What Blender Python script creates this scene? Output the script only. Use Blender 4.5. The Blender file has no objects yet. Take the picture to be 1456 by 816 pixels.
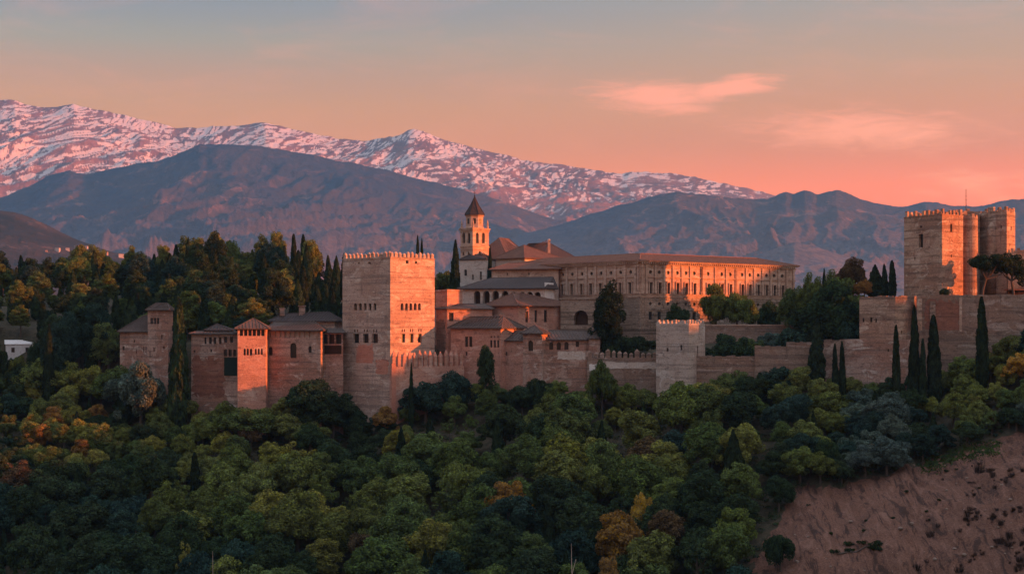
import bpy, math, random
import numpy as np
from mathutils import Vector, Matrix

R = math.radians
scene = bpy.context.scene
COL = scene.collection
random.seed(7)

# ----------------------------------------------------------------- camera
FPX, CXP, HYP = 2184.0, 728.0, 460.0          # focal length, centre and horizon of the 1456 px photograph
cam_d = bpy.data.cameras.new("camera")
cam_d.sensor_width = 36.0
cam_d.lens = 36.0 * FPX / 1456.0
cam_d.shift_y = (HYP - 408.0) / 1456.0
cam_d.clip_start, cam_d.clip_end = 0.5, 60000.0
cam = bpy.data.objects.new("camera", cam_d)
cam.rotation_euler = (R(90), 0, 0)
COL.objects.link(cam)
scene.camera = cam

# ----------------------------------------------------------------- light
SUN_EL = R(8.0)
SUN_H = Vector((0.978, -0.21, 0)).normalized()           # horizontal direction towards the sun
SUN_DIR = Vector((SUN_H.x * math.cos(SUN_EL), SUN_H.y * math.cos(SUN_EL), math.sin(SUN_EL)))
sun_d = bpy.data.lights.new("sun", 'SUN')
sun_d.energy = 5.0
sun_d.angle = R(0.5)
sun_d.color = (1.0, 0.225, 0.045)
sun = bpy.data.objects.new("sun", sun_d)
sun.rotation_euler = SUN_DIR.to_track_quat('Z', 'Y').to_euler()
sun.location = (300, 100, 200)
COL.objects.link(sun)

world = bpy.data.worlds.new("World")
scene.world = world
world.use_nodes = True
scene.view_settings.view_transform = 'Standard'
scene.view_settings.look = 'None'
scene.view_settings.exposure = 1.32
scene.view_settings.gamma = 1.0
scene.view_settings.use_curve_mapping = False
HAZE_DENSITY = 0.000037
HAZE_COLOR = (0.19, 0.53, 0.93)
SKY_GRADIENT = 0.395


def lin(r, g, b):
    return tuple(((c / 255 / 12.92) if c <= 10 else (((c / 255) + 0.055) / 1.055) ** 2.4) for c in (r, g, b))


class NT:
    """small helper around a node tree"""
    def __init__(s, tree):
        s.t = tree
        s.n = tree.nodes
        s.l = tree.links

    def new(s, typ, **kw):
        n = s.n.new(typ)
        for k, v in kw.items():
            if k.startswith('in_'):
                key = k[3:]
                key = int(key) if key.isdigit() else key
                s.set(n.inputs[key], v)
            else:
                setattr(n, k, v)
        return n

    def set(s, inp, v):
        if isinstance(v, bpy.types.NodeSocket):
            s.l.new(v, inp)
        else:
            if hasattr(inp, 'default_value'):
                try:
                    inp.default_value = v
                except (TypeError, ValueError):
                    inp.default_value = tuple(v) + (1.0,)

    def math(s, op, a, b=0.0, c=0.0, clamp=False):
        n = s.n.new('ShaderNodeMath')
        n.operation = op
        n.use_clamp = clamp
        s.set(n.inputs[0], a)
        s.set(n.inputs[1], b)
        s.set(n.inputs[2], c)
        return n.outputs[0]

    def mix(s, fac, a, b, blend='MIX'):
        n = s.n.new('ShaderNodeMix')
        n.data_type = 'RGBA'
        n.blend_type = blend
        s.set(n.inputs[0], fac)
        for i, v in ((6, a), (7, b)):
            if isinstance(v, bpy.types.NodeSocket):
                s.l.new(v, n.inputs[i])
            else:
                n.inputs[i].default_value = tuple(v[:3]) + (1.0,)
        return n.outputs[2]

    def noise(s, vec, scale, detail=4, rough=0.6, dist=0.0):
        n = s.n.new('ShaderNodeTexNoise')
        s.l.new(vec, n.inputs['Vector'])
        n.inputs['Scale'].default_value = scale
        n.inputs['Detail'].default_value = detail
        n.inputs['Roughness'].default_value = rough
        n.inputs['Distortion'].default_value = dist
        return n.outputs['Fac']

    def mapping(s, vec, scale=(1, 1, 1), loc=(0, 0, 0), rot=(0, 0, 0)):
        n = s.n.new('ShaderNodeMapping')
        s.l.new(vec, n.inputs['Vector'])
        n.inputs['Scale'].default_value = scale
        n.inputs['Location'].default_value = loc
        n.inputs['Rotation'].default_value = rot
        return n.outputs[0]

    def ramp(s, fac, stops, interp='LINEAR'):
        n = s.n.new('ShaderNodeValToRGB')
        n.color_ramp.interpolation = interp
        el = n.color_ramp.elements
        while len(el) > 1:
            el.remove(el[-1])
        for i, (p, c) in enumerate(stops):
            e = el[0] if i == 0 else el.new(p)
            e.position = p
            if isinstance(c, (int, float)):
                c = (c, c, c)
            e.color = tuple(c[:3]) + (1.0,)
        s.set(n.inputs[0], fac)
        return n.outputs[0]

    def smooth(s, v, lo, hi):
        n = s.n.new('ShaderNodeMapRange')
        n.interpolation_type = 'SMOOTHSTEP'
        s.set(n.inputs[0], v)
        n.inputs[1].default_value = lo
        n.inputs[2].default_value = hi
        n.inputs[3].default_value = 0.0
        n.inputs[4].default_value = 1.0
        return n.outputs[0]


# colours of the low sky (elevation as a share of 90 degrees, linear colour), away from the sun and towards it
SKY_L = [(0.0495, (1.1452, 0.2704, 0.0)), (0.0727, (1.0172, 0.2447, 0.0)), (0.0886, (0.8773, 0.2616, 0.0)), (0.1, (0.6812, 0.2474, 0.0634)), (0.1147, (0.4095, 0.2749, 0.1538)), (0.128, (0.2665, 0.2134, 0.2041))]
SKY_R = [(0.0495, (1.8426, 0.1938, 0.0)), (0.0727, (1.0684, 0.1989, 0.0)), (0.0886, (0.9957, 0.2516, 0.0)), (0.1047, (0.7207, 0.2824, 0.075)), (0.128, (0.4487, 0.2893, 0.1861))]


def build_sky():
    t = NT(world.node_tree)
    t.n.clear()
    out = t.new('ShaderNodeOutputWorld')
    sky = t.new('ShaderNodeTexSky')
    sky.sky_type = 'NISHITA'
    sky.sun_disc = False
    sky.sun_elevation = SUN_EL
    sky.sun_rotation = math.atan2(SUN_H.x, SUN_H.y)
    sky.altitude = 700
    sky.air_density = 1.4
    sky.dust_density = 3.0
    sky.ozone_density = 2.0
    bg1 = t.new('ShaderNodeBackground', in_Color=sky.outputs[0], in_Strength=0.03)
    # the dusk colours of the air: warm band over the horizon, stronger towards the sun, blue grey overhead
    tc = t.new('ShaderNodeTexCoord')
    sep = t.new('ShaderNodeSeparateXYZ', in_0=tc.outputs['Generated'])
    x, y, z = sep.outputs
    el = t.math('ARCSINE', z)
    elev = t.math('DIVIDE', el, R(90))
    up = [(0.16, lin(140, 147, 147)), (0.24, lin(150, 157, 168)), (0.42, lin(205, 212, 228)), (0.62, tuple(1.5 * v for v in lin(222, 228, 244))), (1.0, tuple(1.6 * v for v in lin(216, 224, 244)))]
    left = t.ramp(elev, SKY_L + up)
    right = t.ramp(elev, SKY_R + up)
    side = t.smooth(x, -0.28, 0.30)
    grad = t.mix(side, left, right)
    # wisps of cloud
    yy = t.math('MAXIMUM', y, 0.05)
    gx = t.math('DIVIDE', x, yy)
    gz = t.math('DIVIDE', z, yy)
    comb = t.new('ShaderNodeCombineXYZ', in_0=gx, in_1=gz)
    vec = comb.outputs[0]
    n1 = t.noise(t.mapping(vec, (9, 38, 1), rot=(0, 0, R(-7))), 1.0, 6, 0.62, 0.6)
    n2 = t.noise(t.mapping(vec, (26, 150, 1), rot=(0, 0, R(-9))), 1.0, 7, 0.68, 1.0)

    def blob(px, py, rx, ry, rot):
        cx, cz = (px - CXP) / FPX, (HYP - py) / FPX
        dx = t.math('SUBTRACT', gx, cx)
        dz = t.math('SUBTRACT', gz, cz)
        c, s_ = math.cos(rot), math.sin(rot)
        a = t.math('ADD', t.math('MULTIPLY', dx, c), t.math('MULTIPLY', dz, s_))
        b = t.math('SUBTRACT', t.math('MULTIPLY', dz, c), t.math('MULTIPLY', dx, s_))
        a = t.math('DIVIDE', a, rx / FPX)
        b = t.math('DIVIDE', b, ry / FPX)
        d = t.math('SQRT', t.math('ADD', t.math('MULTIPLY', a, a), t.math('MULTIPLY', b, b)))
        return t.math('SUBTRACT', 1.0, d, clamp=True)
    m = blob(935, 138, 150, 46, R(-4))
    m = t.math('MAXIMUM', m, blob(1035, 126, 130, 30, R(12)))
    m = t.math('MAXIMUM', m, t.math('MULTIPLY', blob(1230, 190, 270, 60, R(-3)), 0.85))
    m = t.math('MAXIMUM', m, t.math('MULTIPLY', blob(1400, 262, 280, 50, R(-3)), 0.65))
    mm = t.math('MULTIPLY', m, 1.7)
    d = t.math('ADD', t.math('MULTIPLY', n1, 0.62), t.math('MULTIPLY', n2, 0.63))
    dens = t.smooth(t.math('ADD', t.math('MULTIPLY', m, 1.25), t.math('MULTIPLY', d, 2.0)), 1.55, 2.35)
    faint = t.math('MULTIPLY', t.smooth(n1, 0.45, 0.8), 0.18)
    front = t.smooth(y, 0.2, 0.5)
    cl = t.math('MULTIPLY', t.math('MULTIPLY', t.math('ADD', t.math('MULTIPLY', dens, 1.0), faint, clamp=True), front), 0.9)
    grad = t.mix(cl, grad, (1.7, 0.42, 0.13))
    below = t.smooth(z, -0.02, 0.0)
    grad = t.mix(below, (0.05, 0.05, 0.06), grad)
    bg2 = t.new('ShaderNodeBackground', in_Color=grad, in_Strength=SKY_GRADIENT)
    add = t.new('ShaderNodeAddShader')
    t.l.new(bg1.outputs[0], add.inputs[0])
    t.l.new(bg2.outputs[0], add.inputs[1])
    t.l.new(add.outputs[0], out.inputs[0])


build_sky()


# ----------------------------------------------------------------- small helpers
def X(px, D):
    return (px - CXP) / FPX * D


def Z(py, D):
    return (HYP - py) / FPX * D


def C(px, D):
    return Vector((X(px, D), D))


def ss(a, b, x):
    t = np.clip((np.asarray(x, float) - a) / (b - a), 0, 1)
    return t * t * (3 - 2 * t)


_perm = np.random.RandomState(3).permutation(1024)


def perlin(x, y):
    x = np.asarray(x, float)
    y = np.asarray(y, float)
    xi, yi = np.floor(x).astype(int), np.floor(y).astype(int)
    xf, yf = x - xi, y - yi
    u = xf * xf * xf * (xf * (xf * 6 - 15) + 10)
    v = yf * yf * yf * (yf * (yf * 6 - 15) + 10)

    def g(ix, iy, dx, dy):
        h = _perm[(_perm[ix & 1023] + iy) & 1023] * (2 * math.pi / 1024.0)
        return np.cos(h) * dx + np.sin(h) * dy
    n00 = g(xi, yi, xf, yf)
    n10 = g(xi + 1, yi, xf - 1, yf)
    n01 = g(xi, yi + 1, xf, yf - 1)
    n11 = g(xi + 1, yi + 1, xf - 1, yf - 1)
    return 1.4 * ((n00 * (1 - u) + n10 * u) * (1 - v) + (n01 * (1 - u) + n11 * u) * v)


def fbm(x, y, octv=5, gain=0.5):
    a, s, f = 1.0, 0.0, 1.0
    for i in range(octv):
        s = s + a * perlin(x * f + 13.7 * i, y * f + 7.3 * i)
        a *= gain
        f *= 2.03
    return s


def ridged(x, y, octv=5, gain=0.55):
    a, s, f, w = 1.0, 0.0, 1.0, 0.0
    prev = 1.0
    for i in range(octv):
        n = 1 - np.abs(perlin(x * f + 31.7 * i, y * f + 17.3 * i)) * 1.6
        n = np.clip(n, 0, 1) ** 1.6
        s = s + a * n * prev
        prev = 0.4 + 0.6 * n
        w += a
        a *= gain
        f *= 2.1
    return s / w


def fast_mesh(name, verts, quads, smooth=False):
    verts = np.asarray(verts, np.float32)
    quads = np.asarray(quads, np.int32)
    me = bpy.data.meshes.new(name)
    me.vertices.add(len(verts))
    me.vertices.foreach_set('co', verts.ravel())
    me.loops.add(quads.size)
    me.loops.foreach_set('vertex_index', quads.ravel())
    me.polygons.add(len(quads))
    me.polygons.foreach_set('loop_start', np.arange(0, quads.size, 4, dtype=np.int32))
    me.polygons.foreach_set('loop_total', np.full(len(quads), 4, np.int32))
    if smooth:
        me.polygons.foreach_set('use_smooth', np.ones(len(quads), bool))
    me.update(calc_edges=True)
    return me


def link(name, me, parent=None, mat=None):
    o = bpy.data.objects.new(name, me)
    COL.objects.link(o)
    if parent is not None:
        o.parent = parent
    if mat is not None and me is not None and len(me.materials) == 0:
        me.materials.append(mat)
    return o


def tag(o, label, cat, group=None, kind=None):
    if label:
        o['label'] = label
    if cat:
        o['category'] = cat
    if group:
        o['group'] = group
    if kind:
        o['kind'] = kind
    return o


def thing(name, label, cat, loc, group=None, rz=0.0):
    o = bpy.data.objects.new(name, None)
    o.empty_display_size = 0.5
    o.location = loc
    o.rotation_euler = (0, 0, rz)
    COL.objects.link(o)
    return tag(o, label, cat, group)


class MB:
    """collects faces in world space, builds ONE mesh object under a parent"""
    def __init__(s):
        s.v, s.f = [], []

    def poly(s, pts):
        i = len(s.v)
        s.v += [tuple(p) for p in pts]
        s.f.append(tuple(range(i, i + len(pts))))

    def prism(s, bot, top, caps=True):
        n = len(bot)
        i = len(s.v)
        s.v += [tuple(p) for p in bot] + [tuple(p) for p in top]
        for k in range(n):
            s.f.append((i + k, i + (k + 1) % n, i + n + (k + 1) % n, i + n + k))
        if caps:
            s.f.append(tuple(i + k for k in reversed(range(n))))
            s.f.append(tuple(i + n + k for k in range(n)))

    def box(s, c, size, ang=0.0):
        ca, sa = math.cos(ang), math.sin(ang)
        hx, hy, hz = size[0] / 2, size[1] / 2, size[2] / 2
        q = [(-hx, -hy), (hx, -hy), (hx, hy), (-hx, hy)]
        q = [(c[0] + a * ca - b * sa, c[1] + a * sa + b * ca) for a, b in q]
        s.prism([(a, b, c[2] - hz) for a, b in q], [(a, b, c[2] + hz) for a, b in q])

    def beam(s, A, B, z0, z1, t0, t1):
        """upright slab along A->B, from t0 to t1 across (positive = towards viewer side of origin)"""
        A, B = Vector(A[:2]), Vector(B[:2])
        d = (B - A).normalized()
        n = Vector((d.y, -d.x))
        if n.dot(-(A + B) / 2) < 0:
            n = -n
        q = [A + n * t1, B + n * t1, B + n * t0, A + n * t0]
        s.prism([(p.x, p.y, z0) for p in q], [(p.x, p.y, z1) for p in q])

    def tube(s, pts, rad, seg=6, cap=True):
        pts = [Vector(p) for p in pts]
        if not isinstance(rad, (list, tuple)):
            rad = [rad] * len(pts)
        rings = []
        for k, p in enumerate(pts):
            d = (pts[min(k + 1, len(pts) - 1)] - pts[max(k - 1, 0)])
            d = d.normalized() if d.length > 1e-9 else Vector((0, 0, 1))
            a = d.cross(Vector((0.31, 0.95, 0.05)))
            if a.length < 0.05:
                a = d.cross(Vector((1, 0, 0)))
            a.normalize()
            b = d.cross(a)
            i = len(s.v)
            for q in range(seg):
                th = 2 * math.pi * q / seg
                s.v.append(tuple(p + (a * math.cos(th) + b * math.sin(th)) * rad[k]))
            rings.append(i)
        for k in range(len(rings) - 1):
            for q in range(seg):
                s.f.append((rings[k] + q, rings[k] + (q + 1) % seg, rings[k + 1] + (q + 1) % seg, rings[k + 1] + q))
        if cap:
            s.f.append(tuple(rings[0] + q for q in reversed(range(seg))))
            s.f.append(tuple(rings[-1] + q for q in range(seg)))

    def lathe(s, cx, cy, prof, seg=16, a0=0.0):
        rings = []
        for r, z in prof:
            i = len(s.v)
            for q in range(seg):
                th = a0 + 2 * math.pi * q / seg
                s.v.append((cx + r * math.cos(th), cy + r * math.sin(th), z))
            rings.append(i)
        for k in range(len(rings) - 1):
            for q in range(seg):
                s.f.append((rings[k] + q, rings[k] + (q + 1) % seg, rings[k + 1] + (q + 1) % seg, rings[k + 1] + q))
        s.f.append(tuple(rings[0] + q for q in reversed(range(seg))))
        s.f.append(tuple(rings[-1] + q for q in range(seg)))

    def mesh(s, name, origin=(0, 0, 0)):
        me = bpy.data.meshes.new(name)
        ox, oy, oz = origin
        me.from_pydata([(a - ox, b - oy, c - oz) for a, b, c in s.v], [], s.f)
        me.update()
        return me

    def build(s, name, mat, parent=None, smooth=False):
        org = (0, 0, 0)
        p = parent
        while p is not None:
            org = (org[0] + p.location.x, org[1] + p.location.y, org[2] + p.location.z)
            p = p.parent
        me = s.mesh(name, org)
        if smooth:
            for q in me.polygons:
                q.use_smooth = True
        return link(name, me, parent, mat)


# ----------------------------------------------------------------- materials
def mat_base(name):
    m = bpy.data.materials.new(name)
    m.use_nodes = True
    t = NT(m.node_tree)
    bsdf = t.n['Principled BSDF']
    bsdf.inputs['Specular IOR Level'].default_value = 0.2
    return m, t, bsdf


def mat_plain(name, col, rough=0.8, spec=0.2, metal=0.0):
    m, t, b = mat_base(name)
    geo = t.new('ShaderNodeNewGeometry')
    n = t.noise(geo.outputs['Position'], 1.7, 4)
    c = t.mix(n, tuple(v * 0.75 for v in col), tuple(min(1, v * 1.2) for v in col))
    t.l.new(c, b.inputs['Base Color'])
    b.inputs['Roughness'].default_value = rough
    b.inputs['Specular IOR Level'].default_value = spec
    b.inputs['Metallic'].default_value = metal
    return m


def mat_masonry(name, base, patch, pale, dark, patch_amt=0.5, streak=0.6, bands=0.35, course=0.85, seed=0.0):
    """weathered rammed earth / stone: big repairs, lift lines, drip streaks, grain and small holes"""
    m, t, b = mat_base(name)
    geo = t.new('ShaderNodeNewGeometry')
    pos = t.mapping(geo.outputs['Position'], loc=(seed * 17.3, seed * 9.1, seed * 5.7))
    big = t.noise(pos, 0.11, 4, 0.55, 0.6)
    mid = t.noise(pos, 0.45, 6, 0.65, 0.8)
    fine = t.noise(pos, 2.6, 6, 0.72)
    c = t.mix(t.smooth(big, 0.46, 0.55), base, patch)
    c = t.mix(patch_amt, base, c)
    pn = t.noise(t.mapping(pos, (0.8, 0.8, 1.5)), 0.22, 6, 0.62, 1.1)
    c = t.mix(t.math('MULTIPLY', t.smooth(pn, 0.55, 0.62), 0.8), c, pale)
    # lift lines of the rammed earth
    lay = t.noise(t.mapping(pos, (0.035, 0.035, 1.0 / course)), 1.0, 3, 0.6, 0.25)
    c = t.mix(t.math('MULTIPLY', t.smooth(lay, 0.50, 0.62), bands), c, dark)
    lay2 = t.noise(t.mapping(pos, (0.16, 0.16, 2.6 / course)), 1.0, 4, 0.7, 0.2)
    c = t.mix(t.math('MULTIPLY', t.smooth(lay2, 0.52, 0.70), bands * 0.9), c, dark)
    # drips
    st = t.noise(t.mapping(pos, (1.1, 1.1, 0.07)), 1.0, 5, 0.65, 0.3)
    sm = t.math('MULTIPLY', t.smooth(st, 0.52, 0.74), t.smooth(mid, 0.38, 0.62))
    c = t.mix(t.math('MULTIPLY', sm, streak), c, dark)
    c = t.mix(t.smooth(fine, 0.3, 0.72), t.mix(0.46, c, dark), t.mix(0.18, c, pale))
    # pits and putlog holes
    vor = t.new('ShaderNodeTexVoronoi', in_Scale=0.75)
    t.l.new(t.mapping(pos, (1, 1, 1.2)), vor.inputs['Vector'])
    pit = t.math('MULTIPLY', t.math('LESS_THAN', vor.outputs['Distance'], 0.13), t.smooth(mid, 0.45, 0.6))
    c = t.mix(t.math('MULTIPLY', pit, 0.75), c, tuple(v * 0.45 for v in dark))
    # small blotches where the facing has come off
    bl = t.noise(t.mapping(pos, (0.6, 0.6, 1.7)), 0.55, 8, 0.72, 0.6)
    c = t.mix(t.math('MULTIPLY', t.smooth(bl, 0.55, 0.62), 0.66), c, dark)
    t.l.new(c, b.inputs['Base Color'])
    b.inputs['Roughness'].default_value = 0.92
    b.inputs['Specular IOR Level'].default_value = 0.1
    h = t.math('ADD', t.math('MULTIPLY', mid, 0.7), t.math('MULTIPLY', fine, 0.3))
    h = t.math('ADD', h, t.math('MULTIPLY', lay2, 0.4))
    h = t.math('SUBTRACT', h, t.math('MULTIPLY', pit, 0.4))
    bp = t.new('ShaderNodeBump', in_Strength=0.55, in_Distance=0.35, in_Height=h)
    t.l.new(bp.outputs[0], b.inputs['Normal'])
    return m


def mat_roof(name, c1, c2, c3):
    m, t, b = mat_base(name)
    geo = t.new('ShaderNodeNewGeometry')
    pos = geo.outputs['Position']
    a = t.noise(pos, 0.35, 5, 0.65, 0.5)
    f = t.noise(t.mapping(pos, (2.2, 2.2, 5)), 1.0, 4, 0.75)
    c = t.mix(t.smooth(a, 0.35, 0.65), c1, c2)
    c = t.mix(t.smooth(f, 0.5, 0.8), c, c3)
    c = t.mix(t.math('MULTIPLY', t.smooth(f, 0.5, 0.25), 0.7), c, tuple(v * 0.35 for v in c1))
    t.l.new(c, b.inputs['Base Color'])
    b.inputs['Roughness'].default_value = 0.85
    bp = t.new('ShaderNodeBump', in_Strength=0.8, in_Distance=0.25, in_Height=f)
    t.l.new(bp.outputs[0], b.inputs['Normal'])
    return m


def mat_leaf():
    """one leaf material: hue comes from each crown's own colour"""
    m = bpy.data.materials.new('leaves')
    m.use_nodes = True
    t = NT(m.node_tree)
    t.n.clear()
    out = t.new('ShaderNodeOutputMaterial')
    info = t.new('ShaderNodeObjectInfo')
    geo = t.new('ShaderNodeNewGeometry')
    tc = t.new('ShaderNodeTexCoord')
    cl = t.noise(tc.outputs['Object'], 0.55, 3, 0.6)
    ri = geo.outputs['Random Per Island']
    hsv = t.new('ShaderNodeHueSaturation')
    t.set(hsv.inputs['Hue'], t.math('ADD', 0.475, t.math('MULTIPLY', cl, 0.05)))
    t.set(hsv.inputs['Saturation'], t.math('ADD', 0.8, t.math('MULTIPLY', ri, 0.35)))
    v = t.math('ADD', t.math('MULTIPLY', ri, 0.75), t.math('MULTIPLY', t.smooth(cl, 0.3, 0.7), 0.8))
    t.set(hsv.inputs['Value'], t.math('ADD', 0.15, v))
    t.l.new(info.outputs['Color'], hsv.inputs['Color'])
    d = t.new('ShaderNodeBsdfDiffuse', in_Color=hsv.outputs[0], in_Roughness=0.3)
    tr = t.new('ShaderNodeBsdfTranslucent', in_Color=hsv.outputs[0])
    mx = t.new('ShaderNodeMixShader', in_0=0.25)
    t.l.new(d.outputs[0], mx.inputs[1])
    t.l.new(tr.outputs[0], mx.inputs[2])
    t.l.new(mx.outputs[0], out.inputs[0])
    return m


def mat_bark():
    m, t, b = mat_base('bark')
    tc = t.new('ShaderNodeTexCoord')
    n = t.noise(t.mapping(tc.outputs['Object'], (4, 4, 0.8)), 1.5, 5, 0.7)
    t.l.new(t.mix(n, (0.03, 0.022, 0.018), (0.14, 0.10, 0.08)), b.inputs['Base Color'])
    b.inputs['Roughness'].default_value = 0.95
    return m


M = {}
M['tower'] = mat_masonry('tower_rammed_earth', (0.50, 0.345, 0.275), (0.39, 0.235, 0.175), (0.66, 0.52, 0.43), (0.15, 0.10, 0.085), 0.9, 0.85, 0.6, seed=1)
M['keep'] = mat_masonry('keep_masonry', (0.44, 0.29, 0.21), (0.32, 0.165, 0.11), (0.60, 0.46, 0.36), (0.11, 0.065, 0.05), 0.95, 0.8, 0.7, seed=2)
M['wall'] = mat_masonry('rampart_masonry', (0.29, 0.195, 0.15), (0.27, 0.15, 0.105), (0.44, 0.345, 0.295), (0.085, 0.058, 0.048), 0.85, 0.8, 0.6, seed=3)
M['greytower'] = mat_masonry('grey_tower_masonry', (0.48, 0.385, 0.325), (0.39, 0.285, 0.23), (0.60, 0.53, 0.48), (0.14, 0.105, 0.09), 0.8, 0.7, 0.5, seed=13)
M['pink'] = mat_masonry('pink_plaster', (0.53, 0.27, 0.20), (0.41, 0.20, 0.145), (0.62, 0.42, 0.34), (0.17, 0.09, 0.07), 0.8, 0.65, 0.28, seed=4)
M['oldpink'] = mat_masonry('worn_pink_plaster', (0.44, 0.275, 0.215), (0.33, 0.15, 0.10), (0.62, 0.49, 0.42), (0.11, 0.07, 0.058), 1.0, 0.9, 0.6, seed=5)
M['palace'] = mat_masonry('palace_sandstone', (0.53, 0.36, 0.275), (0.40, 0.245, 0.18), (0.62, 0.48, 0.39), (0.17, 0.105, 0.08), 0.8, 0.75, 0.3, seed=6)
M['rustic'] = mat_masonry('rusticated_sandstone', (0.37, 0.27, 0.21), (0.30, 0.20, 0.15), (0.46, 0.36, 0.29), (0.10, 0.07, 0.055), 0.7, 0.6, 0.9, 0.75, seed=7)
M['pale'] = mat_masonry('pale_limewash', (0.56, 0.475, 0.42), (0.50, 0.39, 0.32), (0.66, 0.60, 0.56), (0.26, 0.20, 0.175), 0.7, 0.7, 0.2, seed=8)
M['brick'] = mat_masonry('red_brick', (0.30, 0.12, 0.08), (0.25, 0.11, 0.08), (0.36, 0.18, 0.13), (0.10, 0.05, 0.04), 0.7, 0.6, 0.5, 0.4, seed=9)
M['repair'] = mat_masonry('fresh_pink_render', (0.50, 0.21, 0.145), (0.47, 0.22, 0.155), (0.52, 0.27, 0.2), (0.28, 0.12, 0.09), 0.5, 0.3, 0.15, seed=10)
M['white'] = mat_masonry('white_plaster', (0.70, 0.66, 0.64), (0.66, 0.60, 0.58), (0.75, 0.72, 0.70), (0.40, 0.34, 0.31), 0.5, 0.5, 0.15, seed=11)
M['roof'] = mat_roof('grey_brown_roof_tile', (0.070, 0.050, 0.043), (0.095, 0.065, 0.054), (0.17, 0.12, 0.10))
M['redroof'] = mat_roof('red_brown_roof_tile', (0.115, 0.055, 0.039), (0.15, 0.072, 0.050), (0.24, 0.13, 0.095))
M['darkroof'] = mat_roof('dark_slate_roof', (0.052, 0.039, 0.037), (0.068, 0.046, 0.042), (0.13, 0.088, 0.078))
M['palaceroof'] = mat_roof('palace_roof_tile', (0.18, 0.080, 0.053), (0.22, 0.10, 0.068), (0.30, 0.16, 0.115))
M['spire'] = mat_roof('dark_spire_slate', (0.030, 0.024, 0.025), (0.042, 0.03, 0.03), (0.10, 0.07, 0.062))
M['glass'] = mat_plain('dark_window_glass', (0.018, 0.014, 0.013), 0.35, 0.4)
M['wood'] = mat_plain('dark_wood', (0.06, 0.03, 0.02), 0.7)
M['frame'] = mat_plain('pale_window_frame', (0.42, 0.30, 0.24), 0.8)
M['net'] = mat_plain('dark_green_netting', (0.012, 0.022, 0.018), 0.9)
M['iron'] = mat_plain('dark_iron', (0.05, 0.045, 0.045), 0.5, 0.4, 0.6)
M['leaf'] = mat_leaf()
M['bark'] = mat_bark()


# ----------------------------------------------------------------- terrain
_gy = np.array([-600, -200, -30, -6, 6, 40, 90, 160, 220, 300, 480, 520, 700, 1000, 1600, 9000], float)
_gz = np.array([30, 22, 2, -1.9, -2.3, -22, -64, -98, -110, -110, -110, -110, -110, -110, -110, -110], float)
_py_ = np.array([440, 455, 480, 520, 700, 1000, 1600, 9000], float)
_pz_ = np.array([-14, -9, -4, -2, -4, -18, -24, -30], float)
_wp = np.array([[-400, 480, -22], [-100, 476, -22], [120, 472, -22], [170, 466, -24], [212, 457.5, -26], [240, 453.5, -29], [262, 450, -30], [272, 449, -31], [335, 444, -33], [338, 435.5, -33], [378, 438, -33],
                [381, 443, -32], [456, 438.5, -31], [458, 446, -31], [485, 446, -31], [488, 451.5, -31], [555, 434.5, -29], [640, 444, -24], [660, 446, -23], [712, 441.5, -22], [745, 439, -22], [770, 437, -22],
                [838, 440, -22], [930, 436, -24], [933, 428, -25], [979, 418.5, -26], [987, 423.5, -22], [1072, 419, -20], [1158, 415, -19], [1195, 417, -19], [1290, 407, -19.5], [1304, 412, -19], [1350, 410, -17], [1456, 405, -11], [1800, 400, -8]], float)


def ground(x, y):
    x = np.asarray(x, float)
    y = np.asarray(y, float)
    px = x / np.maximum(y, 80.0) * FPX + CXP
    yw = np.interp(px, _wp[:, 0], _wp[:, 1])
    g0 = np.interp(px, _wp[:, 0], _wp[:, 2])
    slope = g0 - 0.46 * (yw - y)
    t = ss(0, 18, y - yw)
    z = np.where(y > yw, g0 * (1 - t) + t * np.interp(y, _py_, _pz_), slope)
    z = np.maximum(z, np.interp(y, _gy, _gz))
    # bare scarp bulging out of the slope on the right
    z = z + 4.0 * ss(42, 84, x) * np.exp(-((y - 345) / 22.0) ** 2)
    # terrace of the citadel
    z = z + (6.6 - z) * ss(97, 101, x) * ss(418, 425, y) * (1 - ss(520, 560, y))
    # wooded rise on the left
    z = z + 13 * ss(-35, -75, x) * ss(470, 575, y) * (1 - ss(640, 900, y))
    # unseen hill outside the frame on the right, shaped to keep the valley shaded
    hy = np.interp(y, [-300, 0, 130, 200, 239, 260, 282, 300, 314, 328, 345, 380, 433, 560, 760], [0, 24, 38, 52, 64, 67, 71, 78, 78, 70, 70, 80, 108, 90, 0])
    z = z + np.maximum(hy - z, 0) * np.exp(-((x - 600) / 130.0) ** 2) * ss(760, 560, y) * ss(-320, -60, y)
    # unevenness
    z = z + 0.9 * fbm(x / 26.0, y / 26.0, 4) * ss(20, 200, y) + 3.0 * fbm(x / 160.0 + 5, y / 160.0, 3) * ss(900, 1500, y)
    rough = ss(45, 80, x) * ss(300, 325, y) * (1 - ss(385, 398, y))
    z = z + rough * (1.9 * ridged(x / 14.0, y / 22.0, 5) + 0.9 * ridged(x / 4.5, y / 7.0, 4) + 1.3 * ridged((x + 0.35 * y) / 6.0, y / 34.0, 4) - 1.9 + 0.30 * fbm(x / 2.6, y / 2.6, 3))
    return z


def gz(x, y):
    return float(ground(x, y))


def ray_ground(px, py, d0=300.0, d1=470.0):
    D = np.arange(d0, d1, 0.5)
    hit = np.nonzero(ground((px - CXP) / FPX * D, D) >= (HYP - py) / FPX * D)[0]
    D = float(D[hit[0]]) if len(hit) else d1
    return X(px, D), D


SCAR_PX = [(1060, 830), (1085, 775), (1118, 720), (1145, 690), (1165, 692), (1200, 690), (1262, 676), (1300, 664), (1322, 652), (1362, 642), (1400, 628), (1456, 618), (1530, 605), (1600, 900), (1020, 900)]
SCAR = [ray_ground(px_, py_, 240.0) for px_, py_ in SCAR_PX]


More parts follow.
